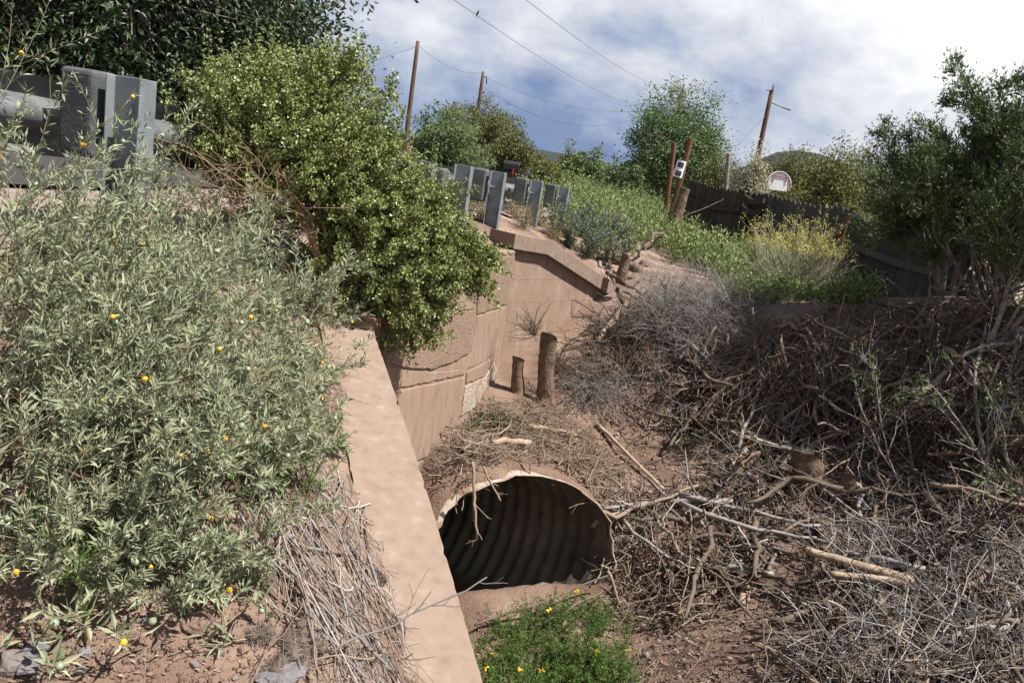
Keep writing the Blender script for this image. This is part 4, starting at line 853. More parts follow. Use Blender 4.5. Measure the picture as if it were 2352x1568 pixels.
# mailbox
mb = P(1175, 381, 15.5); t = thing('mailbox', 'black mailbox with a red flag beyond the guardrail end', 'mailbox', (mb[0], mb[1], float(H(mb[0], mb[1]))))
pl = [(-.085, -.09), (.085, -.09)]+[(.085*math.cos(a), .02+.085*math.sin(a)) for a in np.linspace(0, math.pi, 9)]
V, fs = prism([mb+np.array([-.15, p_[0], p_[1]*.8]) for p_ in pl], (.30, 0, 0)); mbx = bevel(obj('box', V, fs, MAT['black'], t), .006)
obj('flag', *box_vf(mb+[.05, -.1, -.10], (.025, .012, .11)), MAT['red'], mbx)
obj('post', *box_vf((mb[0], mb[1], (mb[2]-.1+t.location[2])/2-.15), (.09, .09, mb[2]-.1-t.location[2]+.3)), MAT['pole'], t)
# pale trailer behind the junipers
tb = P(2280, 585, 30); t = thing('white_trailer', 'white trailer glimpsed between juniper stems', 'trailer', (tb[0], tb[1], float(H(tb[0], tb[1]))))
gz = t.location[2]; bevel(obj('body', *box_vf((tb[0], tb[1], gz+1.35), (6, 2.4, 1.9)), MAT['white'], t), .12, 3)
for dx in (-1.8, .4): obj('window', *box_vf((tb[0]+dx, tb[1]-1.21, gz+1.6), (1.1, .03, .6)), MAT['glass'], t)
for dx in (-.6, .3): obj('wheel', *tubes(np.array([[tb[0]+dx, tb[1]-1.2, gz+.33], [tb[0]+dx, tb[1]-.95, gz+.33]]), np.array([.33, .33]), 16, True), MAT['black'], t)

# ------------------------------------------------------------------ weeds and flowers
def weedmass(name, label, pts, h, nst, nl, mat, leaf, lw, group=None, kind='stuff', cat='weeds', hj=.35):
    """upright bushy weeds rooted at pts"""
    N = len(pts); i_ = np.repeat(np.arange(N), nst); hh = h*rng.uniform(1-hj, 1+hj, N)[i_]*rng.uniform(.6, 1.05, N*nst)
    d = nrm(np.stack([rng.normal(0, .28, N*nst), rng.normal(0, .28, N*nst), np.ones(N*nst)], 1))
    st = polyl(pts[i_]+rng.normal(size=(N*nst, 3))*np.array([.05, .05, 0]), d, hh, 3, .09)
    j = np.repeat(np.arange(N*nst), nl); tt = rng.uniform(.1, 1, len(j)); p_, T = along(st, j, tt)
    l_ = leaf*rng.uniform(.6, 1.3, len(j)); V, fs = merge([chips(p_, nrm(T*.7+perp(T)*.8), l_, l_*lw, upb=.1), tubes(st[::2], taper(len(st[::2]), 3, .003, .001), 3)])
    return obj(name, V, fs, mat, kind=kind), st
wp_ = np.concatenate([onpoly(900, [(1250, 450), (1330, 415), (1500, 450), (1640, 530), (1800, 600), (1950, 640), (1980, 680), (1700, 672), (1560, 610), (1480, 560), (1330, 520)]), onpoly(260, [(1300, 440), (1420, 430), (1600, 480), (1700, 560), (1560, 560), (1400, 500)])])
wp_ = wp_[~((wp_[:, 1] < 10.9) & (wp_[:, 0] > 2.6) & (rng.random(len(wp_)) < .45))]
rbx = gp(1805, 10.6)[0]/10.6
wp_ = wp_[~((np.abs(wp_[:, 0]-rbx*wp_[:, 1]) < .62) & (wp_[:, 1] < 11.2) & (wp_[:, 1] > 9.75))]
o, _ = weedmass('weed_patch', '', wp_, .62, 7, 10, MAT['weed'], .076, .36); tag(o, 'mass of green kochia weeds covering the slope below the fence', 'weeds')
o, _ = weedmass('weed_patch', '', onpoly(260, [(1640, 640), (1800, 640), (1980, 650), (2010, 700), (1680, 700)]), .26, 9, 9, MAT['weed'], .055, .34); tag(o, 'short green weeds along the crest of the cut bank', 'weeds')
q_ = rng.uniform((-.2, 11.5), (9, 26), (420, 2)); q_ = np.c_[q_, H(q_[:, 0], q_[:, 1])]; o, _ = weedmass('weed_patch', '', q_, .55, 6, 7, MAT['weed'], .085, .34); tag(o, 'taller green weeds growing around the fence and trees', 'weeds')
def plant(name, label, cat, base, h, nst, nl, mat, leaf, lw, group=None, flower=None, nf=0, fsz=.02, spread=.35, stemmat=None):
    t = thing(name, label, cat, base, group); b = np.array(base, float)
    d = nrm(np.stack([rng.normal(0, spread, nst), rng.normal(0, spread, nst), np.ones(nst)], 1)); st = polyl(b+rng.normal(size=(nst, 3))*np.array([.04, .04, 0])-[0, 0, .01], d, h*rng.uniform(.55, 1.1, nst), 6, .09)
    obj('stems', *tubes(st, taper(nst, 6, .003, .001), 3), stemmat or mat, t, True, 'stuff')
    j = rng.integers(0, nst, nl); tt = rng.uniform(.1, 1, nl); p_, T = along(st, j, tt); l_ = leaf*rng.uniform(.6, 1.3, nl)
    obj('leaves', *chips(p_, nrm(T*.6+perp(T)*.9), l_, l_*lw, upb=.15), mat, t, False, 'stuff')
    for k in range(nf):
        c = st[rng.integers(0, nst), -1]+rng.normal(size=3)*.02; a = rng.uniform(0, 6.28, 9); dd = np.stack([np.cos(a), np.sin(a), rng.normal(.2, .2, 9)], 1)+rng.normal(size=3)*.4
        obj('flower', *chips(np.repeat(c[None], 9, 0), dd, np.full(9, fsz), np.full(9, fsz*.45)), flower, t)
    return t
for k, (px, py) in enumerate(((1290, 500), (1330, 540), (1370, 520), (1350, 590), (1400, 560), (1310, 470), (1430, 530), (1265, 480), (1275, 545), (1310, 570), (1390, 610), (1360, 555), (1440, 580))):
    plant('aster_plant', 'grey green aster with tiny purple flowers behind the far wing wall', 'plant', hit(px, py)[0], .50, 22, 900, MAT['aster'], .06, .25, 'asters behind the far wing wall', MAT['purple'], 7, .022)
for k, (px, py) in enumerate(((1040, 480), (1075, 490), (1110, 505), (1130, 470), (1180, 500), (1210, 470), (1170, 470), (1240, 520), (1020, 520), (1200, 525), (1270, 550))):
    plant('grass_tuft', 'dry straw coloured grass tuft among the guardrail posts', 'grass', hit(px, py)[0], .34, 60, 90, MAT['drygrass'], .09, .07, 'dry grass tufts along the guardrail', spread=.55)
# rabbitbrush in front of the fence
rb = np.array(gp(1805, 10.6)); t = thing('rabbitbrush', 'rounded grey green rabbitbrush topped with yellow flowers before the fence', 'shrub', tuple(rb))
for part_, cnt in (('stems', 1),):
    n0 = 420; d0 = nrm(np.stack([rng.normal(-.05, .75, n0), rng.normal(0, .7, n0), rng.uniform(.25, 1.2, n0)], 1)); st = polyl(rb+rng.normal(size=(n0, 3))*np.array([.10, .10, .0]), d0, rng.uniform(.6, 1.0, n0)*(.62+.42*d0[:, 2]), 7, .10, .03)
    c1, r1 = kids(st, taper(n0, 7, .004, .002), 4, .45, .5, .1, 4, .1, .4, .03, minr=.0018)
    V, fs = merge([tubes(st, taper(n0, 7, .005, .002), 3), tubes(c1, r1*1.2, 3)]); obj('stems', V, fs, MAT['rabbit'], t, True, 'stuff')
    e = np.concatenate([st[:, -1], c1[:, -1]]); e = e[(e[:, 2] > rb[2]+.58)]; e = e[rng.permutation(len(e))[:620]]; j = np.repeat(np.arange(len(e)), 7); p_ = e[j]+rng.normal(size=(len(j), 3))*.018
    obj('flowers', *chips(p_, nrm(rng.normal(size=p_.shape)+[0, 0, .8]), np.full(len(j), .024), np.full(len(j), .014)), MAT['rabbitflower'], t, False, 'stuff')
# bright herbs on the stream bed
herb_poly = [(1110, 1470), (1180, 1430), (1290, 1410), (1400, 1400), (1440, 1450), (1440, 1600), (1300, 1640), (1120, 1620)]
hb = onpoly(95, herb_poly)
for k, b in enumerate(hb):
    plant('stream_herb', 'feathery bright green herb growing before the pipe mouth', 'plant', tuple(b), .24, 9, 230, MAT['herb'], .028, .22, 'green herbs on the stream bed', MAT['yellow'] if k % 12 == 0 else None, 1 if k % 12 == 0 else 0, .034, .5)
for px, py in ((1100, 980), (1075, 1000), (1140, 965), (1150, 985)):
    plant('small_weed', 'small green weed at the foot of the headwall', 'plant', hit(px, py)[0], .16, 14, 260, MAT['herb'], .03, .2, 'small weeds below the headwall', spread=.6)
# feathery green herbs among the silver leaves
for px, py in ((480, 1100), (600, 1160), (200, 1370), (640, 1130), (560, 1060), (170, 1340), (700, 1130)):
    plant('ragweed_sprig', 'feathery green sprig among the silver nightshade', 'plant', hit(px, py)[0], .26, 7, 320, MAT['herb'], .022, .2, 'feathery sprigs among the nightshade', spread=.5)

# ------------------------------------------------------------------ dead wood
def branchy(base, d, Ln, r, K=9, wig=.16, n1=4, n2=3, K1=6, bend=.0, lf=.5):
    """a dead branch with forks, as one mesh"""
    st = polyl(base, d, Ln, K, wig, bend); sr = taper(len(st), K, r, np.asarray(r)*.45)
    parts = [tubes(st, sr, 6, True)]
    if n1:
        c1, r1 = kids(st, sr, n1, lf, .75, .05, K1, wig*1.2, .2, 0, .6, .0015); parts.append(tubes(c1, r1, 4))
        if n2: c2, r2 = kids(c1, r1, n2, .5, .7, .02, 5, wig*1.3, .25, 0, .6, .0011); parts.append(tubes(c2, r2, 3))
    return merge(parts)
def twigmat(pts, Ln, r, wig, mat, name, label, lift=.04, K=6, zb=.35, bias=(0, 0), n1=0, cat='brush', bw=1.0):
    K = max(5, K-2); N = len(pts); d = np.stack([rng.normal(bias[0], 1, N), rng.normal(bias[1], 1, N), rng.normal(.0, zb, N)], 1)
    L_ = rng.uniform(Ln[0], Ln[1], N); st = polyl(pts+np.array([0, 0, 1])*rng.uniform(-.01, lift, N)[:, None]-nrm(d)*L_[:, None]*.5, d, L_, K, wig)
    g = H(st[..., 0], st[..., 1]); st[..., 2] = np.maximum(st[..., 2], g+.004+rng.uniform(0, .02, (N, 1))); rr = rng.uniform(r[0], r[1], N)
    parts = [tubes(st, taper(N, K, rr, rr*.4), 4 if r[1] > .004 else 3)]
    if n1: c1, r1 = kids(st, taper(N, K, rr, rr*.4), n1, .45, .75, .1, 4, wig*1.3, .15, 0, .6, .0011); parts.append(tubes(c1, r1, 3))
    return tag(obj(name, *merge(parts), mat, None, True, 'stuff'), label, cat)
bankP = [(1420, 700), (1560, 700), (1680, 760), (1800, 780), (2000, 720), (2360, 720), (2400, 1240), (2250, 1260), (2050, 1200), (1800, 1160), (1680, 1180), (1600, 1120), (1530, 1040), (1520, 960), (1450, 830)]
twigmat(onpoly(760, bankP), (.2, .75), (.003, .010), .26, MAT['deadbrown'], 'brush_debris', 'tangle of brown twigs and roots covering the cut bank', .16, 8, .6, n1=3)
twigmat(onpoly(300, bankP), (.25, .9), (.0025, .008), .24, MAT['deadgrey'], 'brush_debris', 'pale grey twigs scattered over the cut bank', .18, 7, .5, n1=3)
twigmat(onpoly(460, [(1420, 1160), (1560, 1100), (1700, 1150), (1760, 1230), (1700, 1400), (1620, 1440), (1500, 1460), (1420, 1440), (1400, 1200)]), (.12, .55), (.0025, .008), .26, MAT['deadtan'], 'brush_debris', 'pale tan twig litter beside the pipe mouth', .05, 8, .2, n1=2)
twigmat(onpoly(540, [(1900, 1240), (2352, 1200), (2420, 1640), (1800, 1640), (1850, 1500), (1960, 1400)]), (.25, .9), (.0024, .0065), .28, MAT['palebrush'], 'brush_debris', 'silvery tangled brush heap at the bottom of the bank', .20, 9, .5, n1=3)
twigmat(onpoly(600, [(1850, 1220), (2352, 1100), (2420, 1640), (1800, 1640)]), (.2, .8), (.003, .010), .24, MAT['deadbrown'], 'brush_debris', 'dark brown sticks under the silvery brush heap', .12, 7, .5, n1=2)
twigmat(onpoly(650, [(1040, 1000), (1120, 930), (1300, 940), (1400, 1080), (1340, 1080), (1180, 1060), (1050, 1080)]), (.1, .6), (.002, .006), .16, MAT['deadtan'], 'brush_debris', 'pale sticks piled on top of the pipe', .08, 6, .25, n1=1)
twigmat(onpoly(420, [(1440, 1300), (1650, 1250), (1850, 1500), (1800, 1620), (1480, 1620)]), (.05, .25), (.0015, .004), .15, MAT['deadtan'], 'brush_debris', 'small wood chips and sticks on the bare stream bed', .02, 5, .08)
# grey tumbled brush below the far wing: fine arching stems
def heap(center, n, ln, spread, mat, label, r=(.0016, .004), rad_=(.35, .35), n1=3, upz=.5, bias=(0, 0)):
    a = rng.normal(size=(n, 2))*np.array(rad_)*.5; b = np.stack([center[0]+a[:, 0], center[1]+a[:, 1], np.zeros(n)], 1); b[:, 2] = H(b[:, 0], b[:, 1])
    d = nrm(np.stack([rng.normal(bias[0], spread, n), rng.normal(bias[1], spread, n), rng.uniform(0, upz*2, n)], 1)); st = polyl(b, d, rng.uniform(ln*.5, ln*1.2, n), 6, .17, -.08); g = H(st[..., 0], st[..., 1]); st[..., 2] = np.maximum(st[..., 2], g+.005)
    rr = rng.uniform(r[0], r[1], n); c1, r1 = kids(st, taper(n, 6, rr, rr*.4), n1, .45, .6, .05, 4, .2, .2, -.02, .6, .0011)
    return tag(obj('brush_heap', *merge([tubes(st, taper(n, 6, rr, rr*.4), 3), tubes(c1, r1, 3)]), mat, None, True, 'stuff'), label, 'brush')
for k, (px, py, n) in enumerate(((1560, 690, 420), (1610, 740, 420), (1520, 740, 320), (1650, 710, 300))): heap(hit(px, py)[0], n, .62, .8, MAT['palebrush'], ('grey dead brush clump heaped below the weeds', 'grey dead brush clump at the lip of the cut bank', 'grey dead brush clump beside the roots', 'grey dead brush thinning onto the bank crest')[k], bias=(.2, -.5))
heap(hit(1370, 900)[0], 260, .38, .8, MAT['palebrush'], 'grey twig clump beside the standing bark slab', bias=(.1, -.6), rad_=(.3, .2))
heap(hit(1490, 650)[0], 60, .5, .45, MAT['palebrush'], 'pale dead stems standing on the reddish mound', upz=1., bias=(.1, 0))
heap(hit(1340, 860)[0], 100, .4, .8, MAT['deadbrown'], 'brown twig clump at the foot of the far wing wall', bias=(-.1, -.3), rad_=(.3, .2))
# single logs, roots and branches
def log(px0, py0, px1, py1, r, mat, label, Y0=None, Y1=None, lift=.03, name='dead_branch', cat='branch', n1=3, n2=2, group=None, wig=.05, r1=None, sides=9, sag=0.):
    a = hit(px0, py0)[0]+[0, 0, lift] if Y0 is None else P(px0, py0, Y0); b = hit(px1, py1)[0]+[0, 0, lift] if Y1 is None else P(px1, py1, Y1)
    s = np.linspace(0, 1, 12)[:, None]; L_ = np.linalg.norm(b-a); w = np.cumsum(rng.normal(size=(12, 3))*wig*L_*.22, 0); w = w-w[0]*(1-s)-w[-1]*s
    ln = a*(1-s)+b*s+w-np.array([0, 0, 1])*sag*np.sin(s*math.pi)
    ln[:, 2] = np.maximum(ln[:, 2], H(ln[:, 0], ln[:, 1])+r*.3)
    rr = np.linspace(r, r1 or r*.6, 12)*(1+.07*rng.normal(size=12)); parts = [tubes(ln, rr, sides, True)]
    if n1:
        c1, q1 = kids(ln[None], rr[None], n1, .35, .8, .15, 6, .16, .25, 0, .5, .0018); parts.append(tubes(c1, q1, 5))
        if n2: c2, q2 = kids(c1, q1, n2, .5, .7, .05, 5, .18, .3, 0, .6, .0013); parts.append(tubes(c2, q2, 3))
    return tag(obj(name, *merge(parts), MAT[mat], None, True), label, cat, group)
log(1368, 978, 1524, 1132, .019, 'peeled', 'long straight pale peeled stick lying across the bank', n1=0, wig=.01, r1=.016, name='peeled_stick', cat='stick')
log(1850, 1262, 2095, 1335, .028, 'peeled', 'pale peeled log of a forked pair on the brush', n1=0, r1=.038, name='peeled_log', cat='log', lift=.0, Y0=5.75, Y1=5.45, wig=.02)
log(1905, 1318, 2085, 1336, .022, 'peeled', 'lower pale peeled limb of the forked pair', n1=0, r1=.03, name='peeled_log', cat='log', Y0=5.5, Y1=5.45, wig=.02)
log(1900, 1300, 1880, 1200, .045, 'bark', 'thick curved barked log propping the pale forked log', n1=0, name='barked_log', cat='log', lift=.05)
log(1862, 1350, 1890, 1262, .05, 'bark', 'short thick barked log beneath the pale forked log', n1=0, r1=.05, name='barked_log', cat='log', lift=.05)
log(1700, 1395, 1725, 1320, .032, 'peeled', 'short broken peeled stub on bare soil', n1=0, name='broken_stub', cat='log', r1=.028)
log(1740, 1220, 1735, 1370, .016, 'deadgrey', 'weathered grey stick standing up beside the broken stub', n1=2, n2=1)
log(1760, 1320, 1790, 1260, .018, 'deadgrey', 'weathered grey forked stick near the broken stub', n1=2, n2=1)
log(1910, 1480, 1960, 1440, .045, 'bark', 'curved barked limb below the plastic bag', n1=1, n2=0, r1=.035, name='barked_log', cat='log', lift=.06)
log(1930, 1560, 2080, 1470, .035, 'bark', 'long barked limb crossing the silvery brush', n1=2, n2=1, name='barked_log', cat='log', lift=.08)
log(1905, 1555, 2050, 1505, .04, 'bark', 'stout barked limb at the base of the silvery brush', n1=1, n2=1, name='barked_log', cat='log', lift=.06)
log(1650, 1160, 1760, 1010, .030, 'deadbrown', 'long brown branch slanting up the bank beside the roots', n1=4, wig=.08)
log(1600, 1000, 1720, 830, .055, 'bark', 'thick dark root log slanting down the cut bank', n1=2, name='root_log', cat='log', lift=.10)
log(1560, 1010, 1640, 900, .03, 'deadbrown', 'brown root below the thick root log', n1=4, wig=.09, name='dead_root', cat='root', lift=.08)
log(1725, 960, 1735, 820, .020, 'deadtan', 'pale forked root hanging on the bank face', n1=5, wig=.1, name='dead_root', cat='root', lift=.14)
log(1790, 1000, 1810, 880, .014, 'deadgrey', 'pale thin hanging root on the bank face', n1=4, wig=.1, name='dead_root', cat='root', lift=.14)
log(1840, 970, 1930, 790, .030, 'deadgrey', 'long grey branch leaning up toward the junipers', n1=5, wig=.08, lift=.15)
log(1760, 1120, 1880, 1000, .032, 'deadgrey', 'grey split branch above the sawn stump', n1=3, wig=.06, lift=.10)
log(1390, 770, 1440, 700, .035, 'peeled', 'pale twisted root hanging by the wing wall end', n1=3, wig=.12, name='twisted_root', cat='root', lift=.10)
log(1370, 800, 1420, 745, .03, 'peeled', 'second pale twisted root below the wing wall end', n1=2, wig=.12, name='twisted_root', cat='root', lift=.08)
log(1425, 760, 1400, 640, .03, 'bark', 'dark root reaching up to the wing wall coping', n1=3, wig=.1, name='twisted_root', cat='root', lift=.12)
log(1465, 640, 1405, 618, .06, 'bark', 'dark stump log lying on the mound behind the wing wall', n1=2, n2=1, wig=.03, r1=.06, name='twisted_stump', cat='log', lift=.12)
log(1425, 650, 1440, 580, .07, 'bark', 'upright chunky stump behind the wing wall end', Y0=9.7, Y1=9.7, n1=5, n2=2, wig=.04, r1=.06, name='twisted_stump', cat='stump', lift=.03)
log(1378, 615, 1372, 565, .03, 'palebark', 'short upright grey post at the wing wall coping', n1=0, wig=.01, r1=.03, name='short_post', cat='post', lift=.0)
log(1390, 640, 1470, 690, .028, 'bark', 'dark curved root lying on the wing wall end', n1=2, wig=.1, name='twisted_root', cat='root', lift=.08)
log(1470, 610, 1565, 545, .025, 'bark', 'dark pointed branch rising from the reddish mound', n1=2, n2=1, lift=.25)
log(1210, 985, 1330, 1010, .026, 'peeled', 'peeled split log lying above the pipe', n1=0, name='peeled_log', cat='log', lift=.04)
log(1130, 1030, 1215, 1030, .028, 'peeled', 'smooth pale log piece on the pipe debris', n1=0, name='peeled_log', cat='log', lift=.06, r1=.03, wig=.02)
log(1060, 1040, 1200, 1042, .018, 'deadtan', 'long pale stick across the pipe debris', n1=2, n2=1, lift=.10)
log(1060, 1060, 1170, 985, .014, 'deadtan', 'thin pale stick slanting across the pipe debris', n1=1, n2=1, lift=.10)
log(1300, 1010, 1330, 1000, .04, 'bark', 'short log end beside the bank path', n1=0, name='log_end', cat='log', lift=.05)
log(1085, 1060, 1095, 1240, .013, 'deadtan', 'dead branch dangling in front of the pipe mouth', Y0=5.55, Y1=5.35, n1=4, n2=2, wig=.04)
log(1110, 1070, 1150, 1150, .010, 'deadtan', 'short dead branch dangling beside the longer one at the pipe', Y0=5.6, Y1=5.5, n1=3, n2=1, wig=.04)
log(1090, 1435, 1400, 1320, .011, 'deadbrown', 'long dark stick leaning across the pipe mouth', n1=1, n2=0, wig=.03, Y0=5.3, Y1=6.1)
log(1250, 1430, 1405, 1345, .010, 'deadbrown', 'lower dark stick leaning across the pipe mouth', n1=1, n2=0, wig=.04, Y0=5.5, Y1=6.05)
log(1395, 1310, 1425, 1390, .014, 'deadtan', 'crooked stick at the right edge of the pipe', n1=4, n2=2, Y0=6.0, Y1=5.9)
log(760, 1500, 1118, 1325, .0038, 'deadgrey', 'single grey twig reaching over the coping from the dry stems', n1=5, n2=1, Y0=2.0, Y1=2.35, wig=.06)
# bark slab and stumps by the headwall
def slab(px0, py0, px1, py1, Y, w, th_, mat, name, label, cat):
    a, b = P(px0, py0, Y), P(px1, py1, Y); up2 = nrm(b-a); sd = nrm(np.cross(up2, np.array([.25, 1, 0]))); fr = np.cross(sd, up2); n = 9; pts = []
    for k in range(n):
        s = k/(n-1); c = a*(1-s)+b*s; ww = w*(1.1-.15*s+.10*math.sin(s*7+px0)); c = c+sd*w*.12*math.sin(s*5+px0*.3); r_ = [c+sd*math.cos(q)*ww*(1+.09*math.sin(q*3+1+s)+.04*rng.normal())+fr*math.sin(q)*th_*(1+.12*math.sin(q*5+s*2)+.05*rng.normal())+(up2*(math.cos(q+1)*w*.45) if k == n-1 else 0) for q in np.linspace(0, 2*math.pi, 10, endpoint=False)]; pts.append(r_)
    V = np.array(pts).reshape(-1, 3); i = np.arange(n*10).reshape(n, 10); j = np.roll(i, -1, 1)
    return tag(obj(name, V, [np.stack([i[:-1], i[1:], j[1:], j[:-1]], -1).reshape(-1, 4), i[:1, ::-1], i[-1:]], MAT[mat], None, True), label, cat)
slab(1252, 925, 1262, 770, 8.0, .085, .05, 'bark', 'bark_slab', 'tall brown bark slab standing against the far wing wall', 'log')
slab(1188, 905, 1192, 822, 8.05, .062, .055, 'bark', 'sawn_stump', 'short sawn stump at the foot of the headwall', 'stump')
slab(1850, 1125, 1858, 1045, 6.9, .13, .12, 'bark', 'sawn_stump', 'upright sawn stump block on the shaded bank', 'stump')
slab(1947, 1128, 1950, 1090, 6.75, .07, .06, 'bark', 'log_end', 'sawn round log end beside the stump block', 'log')
for px, py, Y in ((1252, 765, 8.05), (1300, 850, 8.2)): 
    b = P(px-22, py+5, Y); d = nrm(np.stack([rng.normal(-.45 if px < 1260 else .2, .35, 40), rng.normal(0, .3, 40), rng.uniform(-.2, 1, 40)], 1)); st = polyl(np.repeat(b[None], 40, 0), d, rng.uniform(.15, .42, 40), 6, .2)
    c1, r1 = kids(st, taper(40, 6, .004, .0015), 5, .4, .7, .1, 4, .2, minr=.0012); tag(obj('dead_weed', *merge([tubes(st, taper(40, 6, .004, .0015), 3), tubes(c1, r1, 3)]), MAT['deadbrown'], None, True), ('curled brown dead weed on top of the bark slab', 'upright thin dead stems beside the bark slab')[px > 1260], 'dead weed')
# roots hanging from the lip of the cut bank
def hang(n, line, L0, L1, r0, r1, mat, label):
    line = np.array(line, float); t_ = rng.uniform(0, len(line)-1, n); k_ = t_.astype(int); w_ = (t_-k_)[:, None]; q2 = line[k_]*(1-w_)+line[k_+1]*w_+rng.normal(size=(n, 2))*np.array([8, 14])
    b_ = hit(q2[:, 0], q2[:, 1]); d_ = nrm(np.stack([rng.normal(-.1, .45, n), rng.normal(-.45, .25, n), rng.uniform(-1., -.1, n)], 1)); Ln_ = rng.uniform(L0, L1, n); st_ = polyl(b_+[0, .03, .02], d_, Ln_, 9, .2, -.05)
    g_ = H(st_[..., 0], st_[..., 1]); st_[..., 2] = np.maximum(st_[..., 2], g_+.01); rr_ = rng.uniform(r0, r1, n); c1_, q1_ = kids(st_, taper(n, 9, rr_, rr_*.4), 3, .45, .7, -.1, 6, .2, .2, -.03, .6, .0014)
    return tag(obj('hanging_roots', *merge([tubes(st_, taper(n, 9, rr_, rr_*.4), 5), tubes(c1_, q1_, 3)]), MAT[mat], None, True, 'stuff'), label, 'roots')
LIP = [(1560, 830), (1650, 860), (1750, 840), (1850, 815), (1960, 840), (2050, 860), (2200, 880), (2340, 870)]
hang(150, LIP, .3, .9, .004, .014, 'deadbrown', 'dark brown roots hanging from the lip of the cut bank')
hang(60, LIP, .3, .9, .003, .010, 'deadtan', 'pale tan roots hanging from the lip of the cut bank')
for k in range(46):       # gnarled thick limbs in the tangle
    q_ = inpoly(1, [(1560, 800), (1750, 800), (2340, 850), (2340, 1230), (1900, 1200), (1620, 1150)])[0]; b = hit(*q_)[0]; a = rng.uniform(0, 6.28); L_ = rng.uniform(.4, 1.0); d = np.array([math.cos(a), math.sin(a)*.6, rng.uniform(-.7, .5)])
    ln = polyl(b+[0, -.05, rng.uniform(.05, .2)]-nrm(d)*L_*.4, d, L_, 10, .22); ln[..., 2] = np.maximum(ln[..., 2], H(ln[..., 0], ln[..., 1])+.015); r = rng.uniform(.010, .030); rr = np.linspace(r, r*.5, 10)*(1+.12*rng.normal(size=10))
    c1, q1 = kids(ln, rr[None], 4, .5, .8, .05, 7, .24, .15, 0, .62, .002); c2, q2 = kids(c1, q1, 3, .5, .75, 0, 5, .24, .2, 0, .6, .0014); m_ = ('deadbrown', 'deadtan', 'bark')[k % 3]
    tag(obj('gnarled_limb', *merge([tubes(ln, rr[None], 7, True), tubes(c1, q1, 5), tubes(c2, q2, 3)]), MAT[m_], None, True), ('gnarled dark brown limb jutting from the cut bank', 'gnarled pale tan limb jutting from the cut bank', 'gnarled barked limb jutting from the cut bank')[k % 3], 'branch', ('dark gnarled limbs in the bank', 'pale gnarled limbs in the bank', 'barked gnarled limbs in the bank')[k % 3])
# many single loose branches over bank and brush heap
for k in range(280):
    pl_ = [(1440, 1180), (1600, 1120), (1740, 1200), (1700, 1400), (1520, 1440)] if k >= 230 else bankP if k % 3 else [(1850, 1220), (2352, 1150), (2400, 1620), (1800, 1620)]
    b = onpoly(1, pl_)[0]; r = .006+.026*rng.random()**2; L_ = rng.uniform(.35, 1.2); a = rng.uniform(0, 6.28); d = np.array([math.cos(a), math.sin(a), 0.])
    st = b-d*L_/2; s = np.linspace(0, 1, 10)[:, None]; ln = st+d*L_*s; ln = ln+np.cumsum(rng.normal(size=(10, 3))*.028, 0); g = H(ln[:, 0], ln[:, 1]); li = g.copy(); ln[:, 2] = np.maximum(g+.02, np.linspace(g[0], g[-1], 10))+rng.uniform(.03, .14)
    rr = np.linspace(r, r*.5, 10); c1, q1 = kids(ln[None], rr[None], 5, .4, .75, .1, 5, .2, .15, 0, .55, .0016); c2, q2 = kids(c1, q1, 3, .5, .7, 0, 4, .2, .2, 0, .6, .0012)
    w_ = k % 4; tag(obj('dead_branch', *merge([tubes(ln, rr, 6, True), tubes(c1, q1, 3), tubes(c2, q2, 3)]), MAT[('deadbrown', 'palebrush', 'deadtan', 'deadbrown')[w_]], None, True),
        ('brown dead branch lying in the bank tangle', 'silver grey dead branch lying in the bank tangle', 'pale tan dead branch lying in the bank tangle', 'brown dead branch lying in the bank tangle')[w_], 'branch', ('brown dead branches on the bank', 'grey dead branches on the bank', 'tan dead branches on the bank', 'brown dead branches on the bank')[w_])
# bundle of dry stems on the near slope beside the coping
n = 230; a = onpoly(n, [(600, 1220), (700, 1130), (810, 1150), (900, 1380), (960, 1540), (900, 1640), (760, 1570), (640, 1420)])
dd = nrm(P(1010, 1540, 2.12)-P(760, 1200, 2.65)); d = nrm(dd+rng.normal(size=(n, 3))*np.array([.36, .36, .08])); L_ = rng.uniform(.15, .65, n); st = polyl(a-d*L_[:, None]*.5, d, L_, 9, .13)
st[..., 2] = H(st[..., 0], st[..., 1])+rng.uniform(.004, .05, (n, 1))+np.linspace(-.5, .5, 9)[None]**2*rng.normal(0, .08, (n, 1)); st[..., 2] = np.maximum(st[..., 2], H(st[..., 0], st[..., 1])+.004); rr = .001+.0038*rng.random(n)**1.6
c1, r1 = kids(st, taper(n, 9, rr, rr*.5), 2, .3, .45, .0, 5, .12, .3, 0, .6, .0008)
for mt_, lab_, sl_ in ((MAT['deadtan'], 'bundle of dry pale tan stems lying along the near coping', slice(0, n, 2)), (MAT['palebrush'], 'bundle of dry silvery stems lying along the near coping', slice(1, n, 2))):
    tag(obj('dry_stem_bundle', *merge([tubes(st[sl_], taper(len(st[sl_]), 9, rr[sl_], rr[sl_]*.5), 4), tubes(c1[sl_], r1[sl_], 3)]), mt_, None, True, 'stuff'), lab_, 'dry stems')
for k, (x0, y0, x1, y1) in enumerate(((700, 1290, 960, 1560), (720, 1400, 900, 1580), (650, 1330, 860, 1500), (760, 1200, 1000, 1480))):
    log(x0, y0, x1, y1, (.0065, .0075, .005, .004)[k], 'deadgrey', ('thick grey woody stem through the dry bundle', 'forked whitish stem at the bottom of the dry bundle', 'thin grey stem crossing the dry bundle', 'long slender stem beside the near coping')[k], n1=4, n2=2, lift=.05, name='woody_stem', cat='stem', wig=.06)
twigmat(onpoly(260, [(640, 820), (850, 800), (860, 900), (760, 1000), (700, 1100), (560, 820)]), (.06, .25), (.0008, .0018), .2, MAT['deadbrown'], 'brush_debris', 'fine dark dead twigs under the saltbush beside the coping', .05, 5, .25, n1=2)
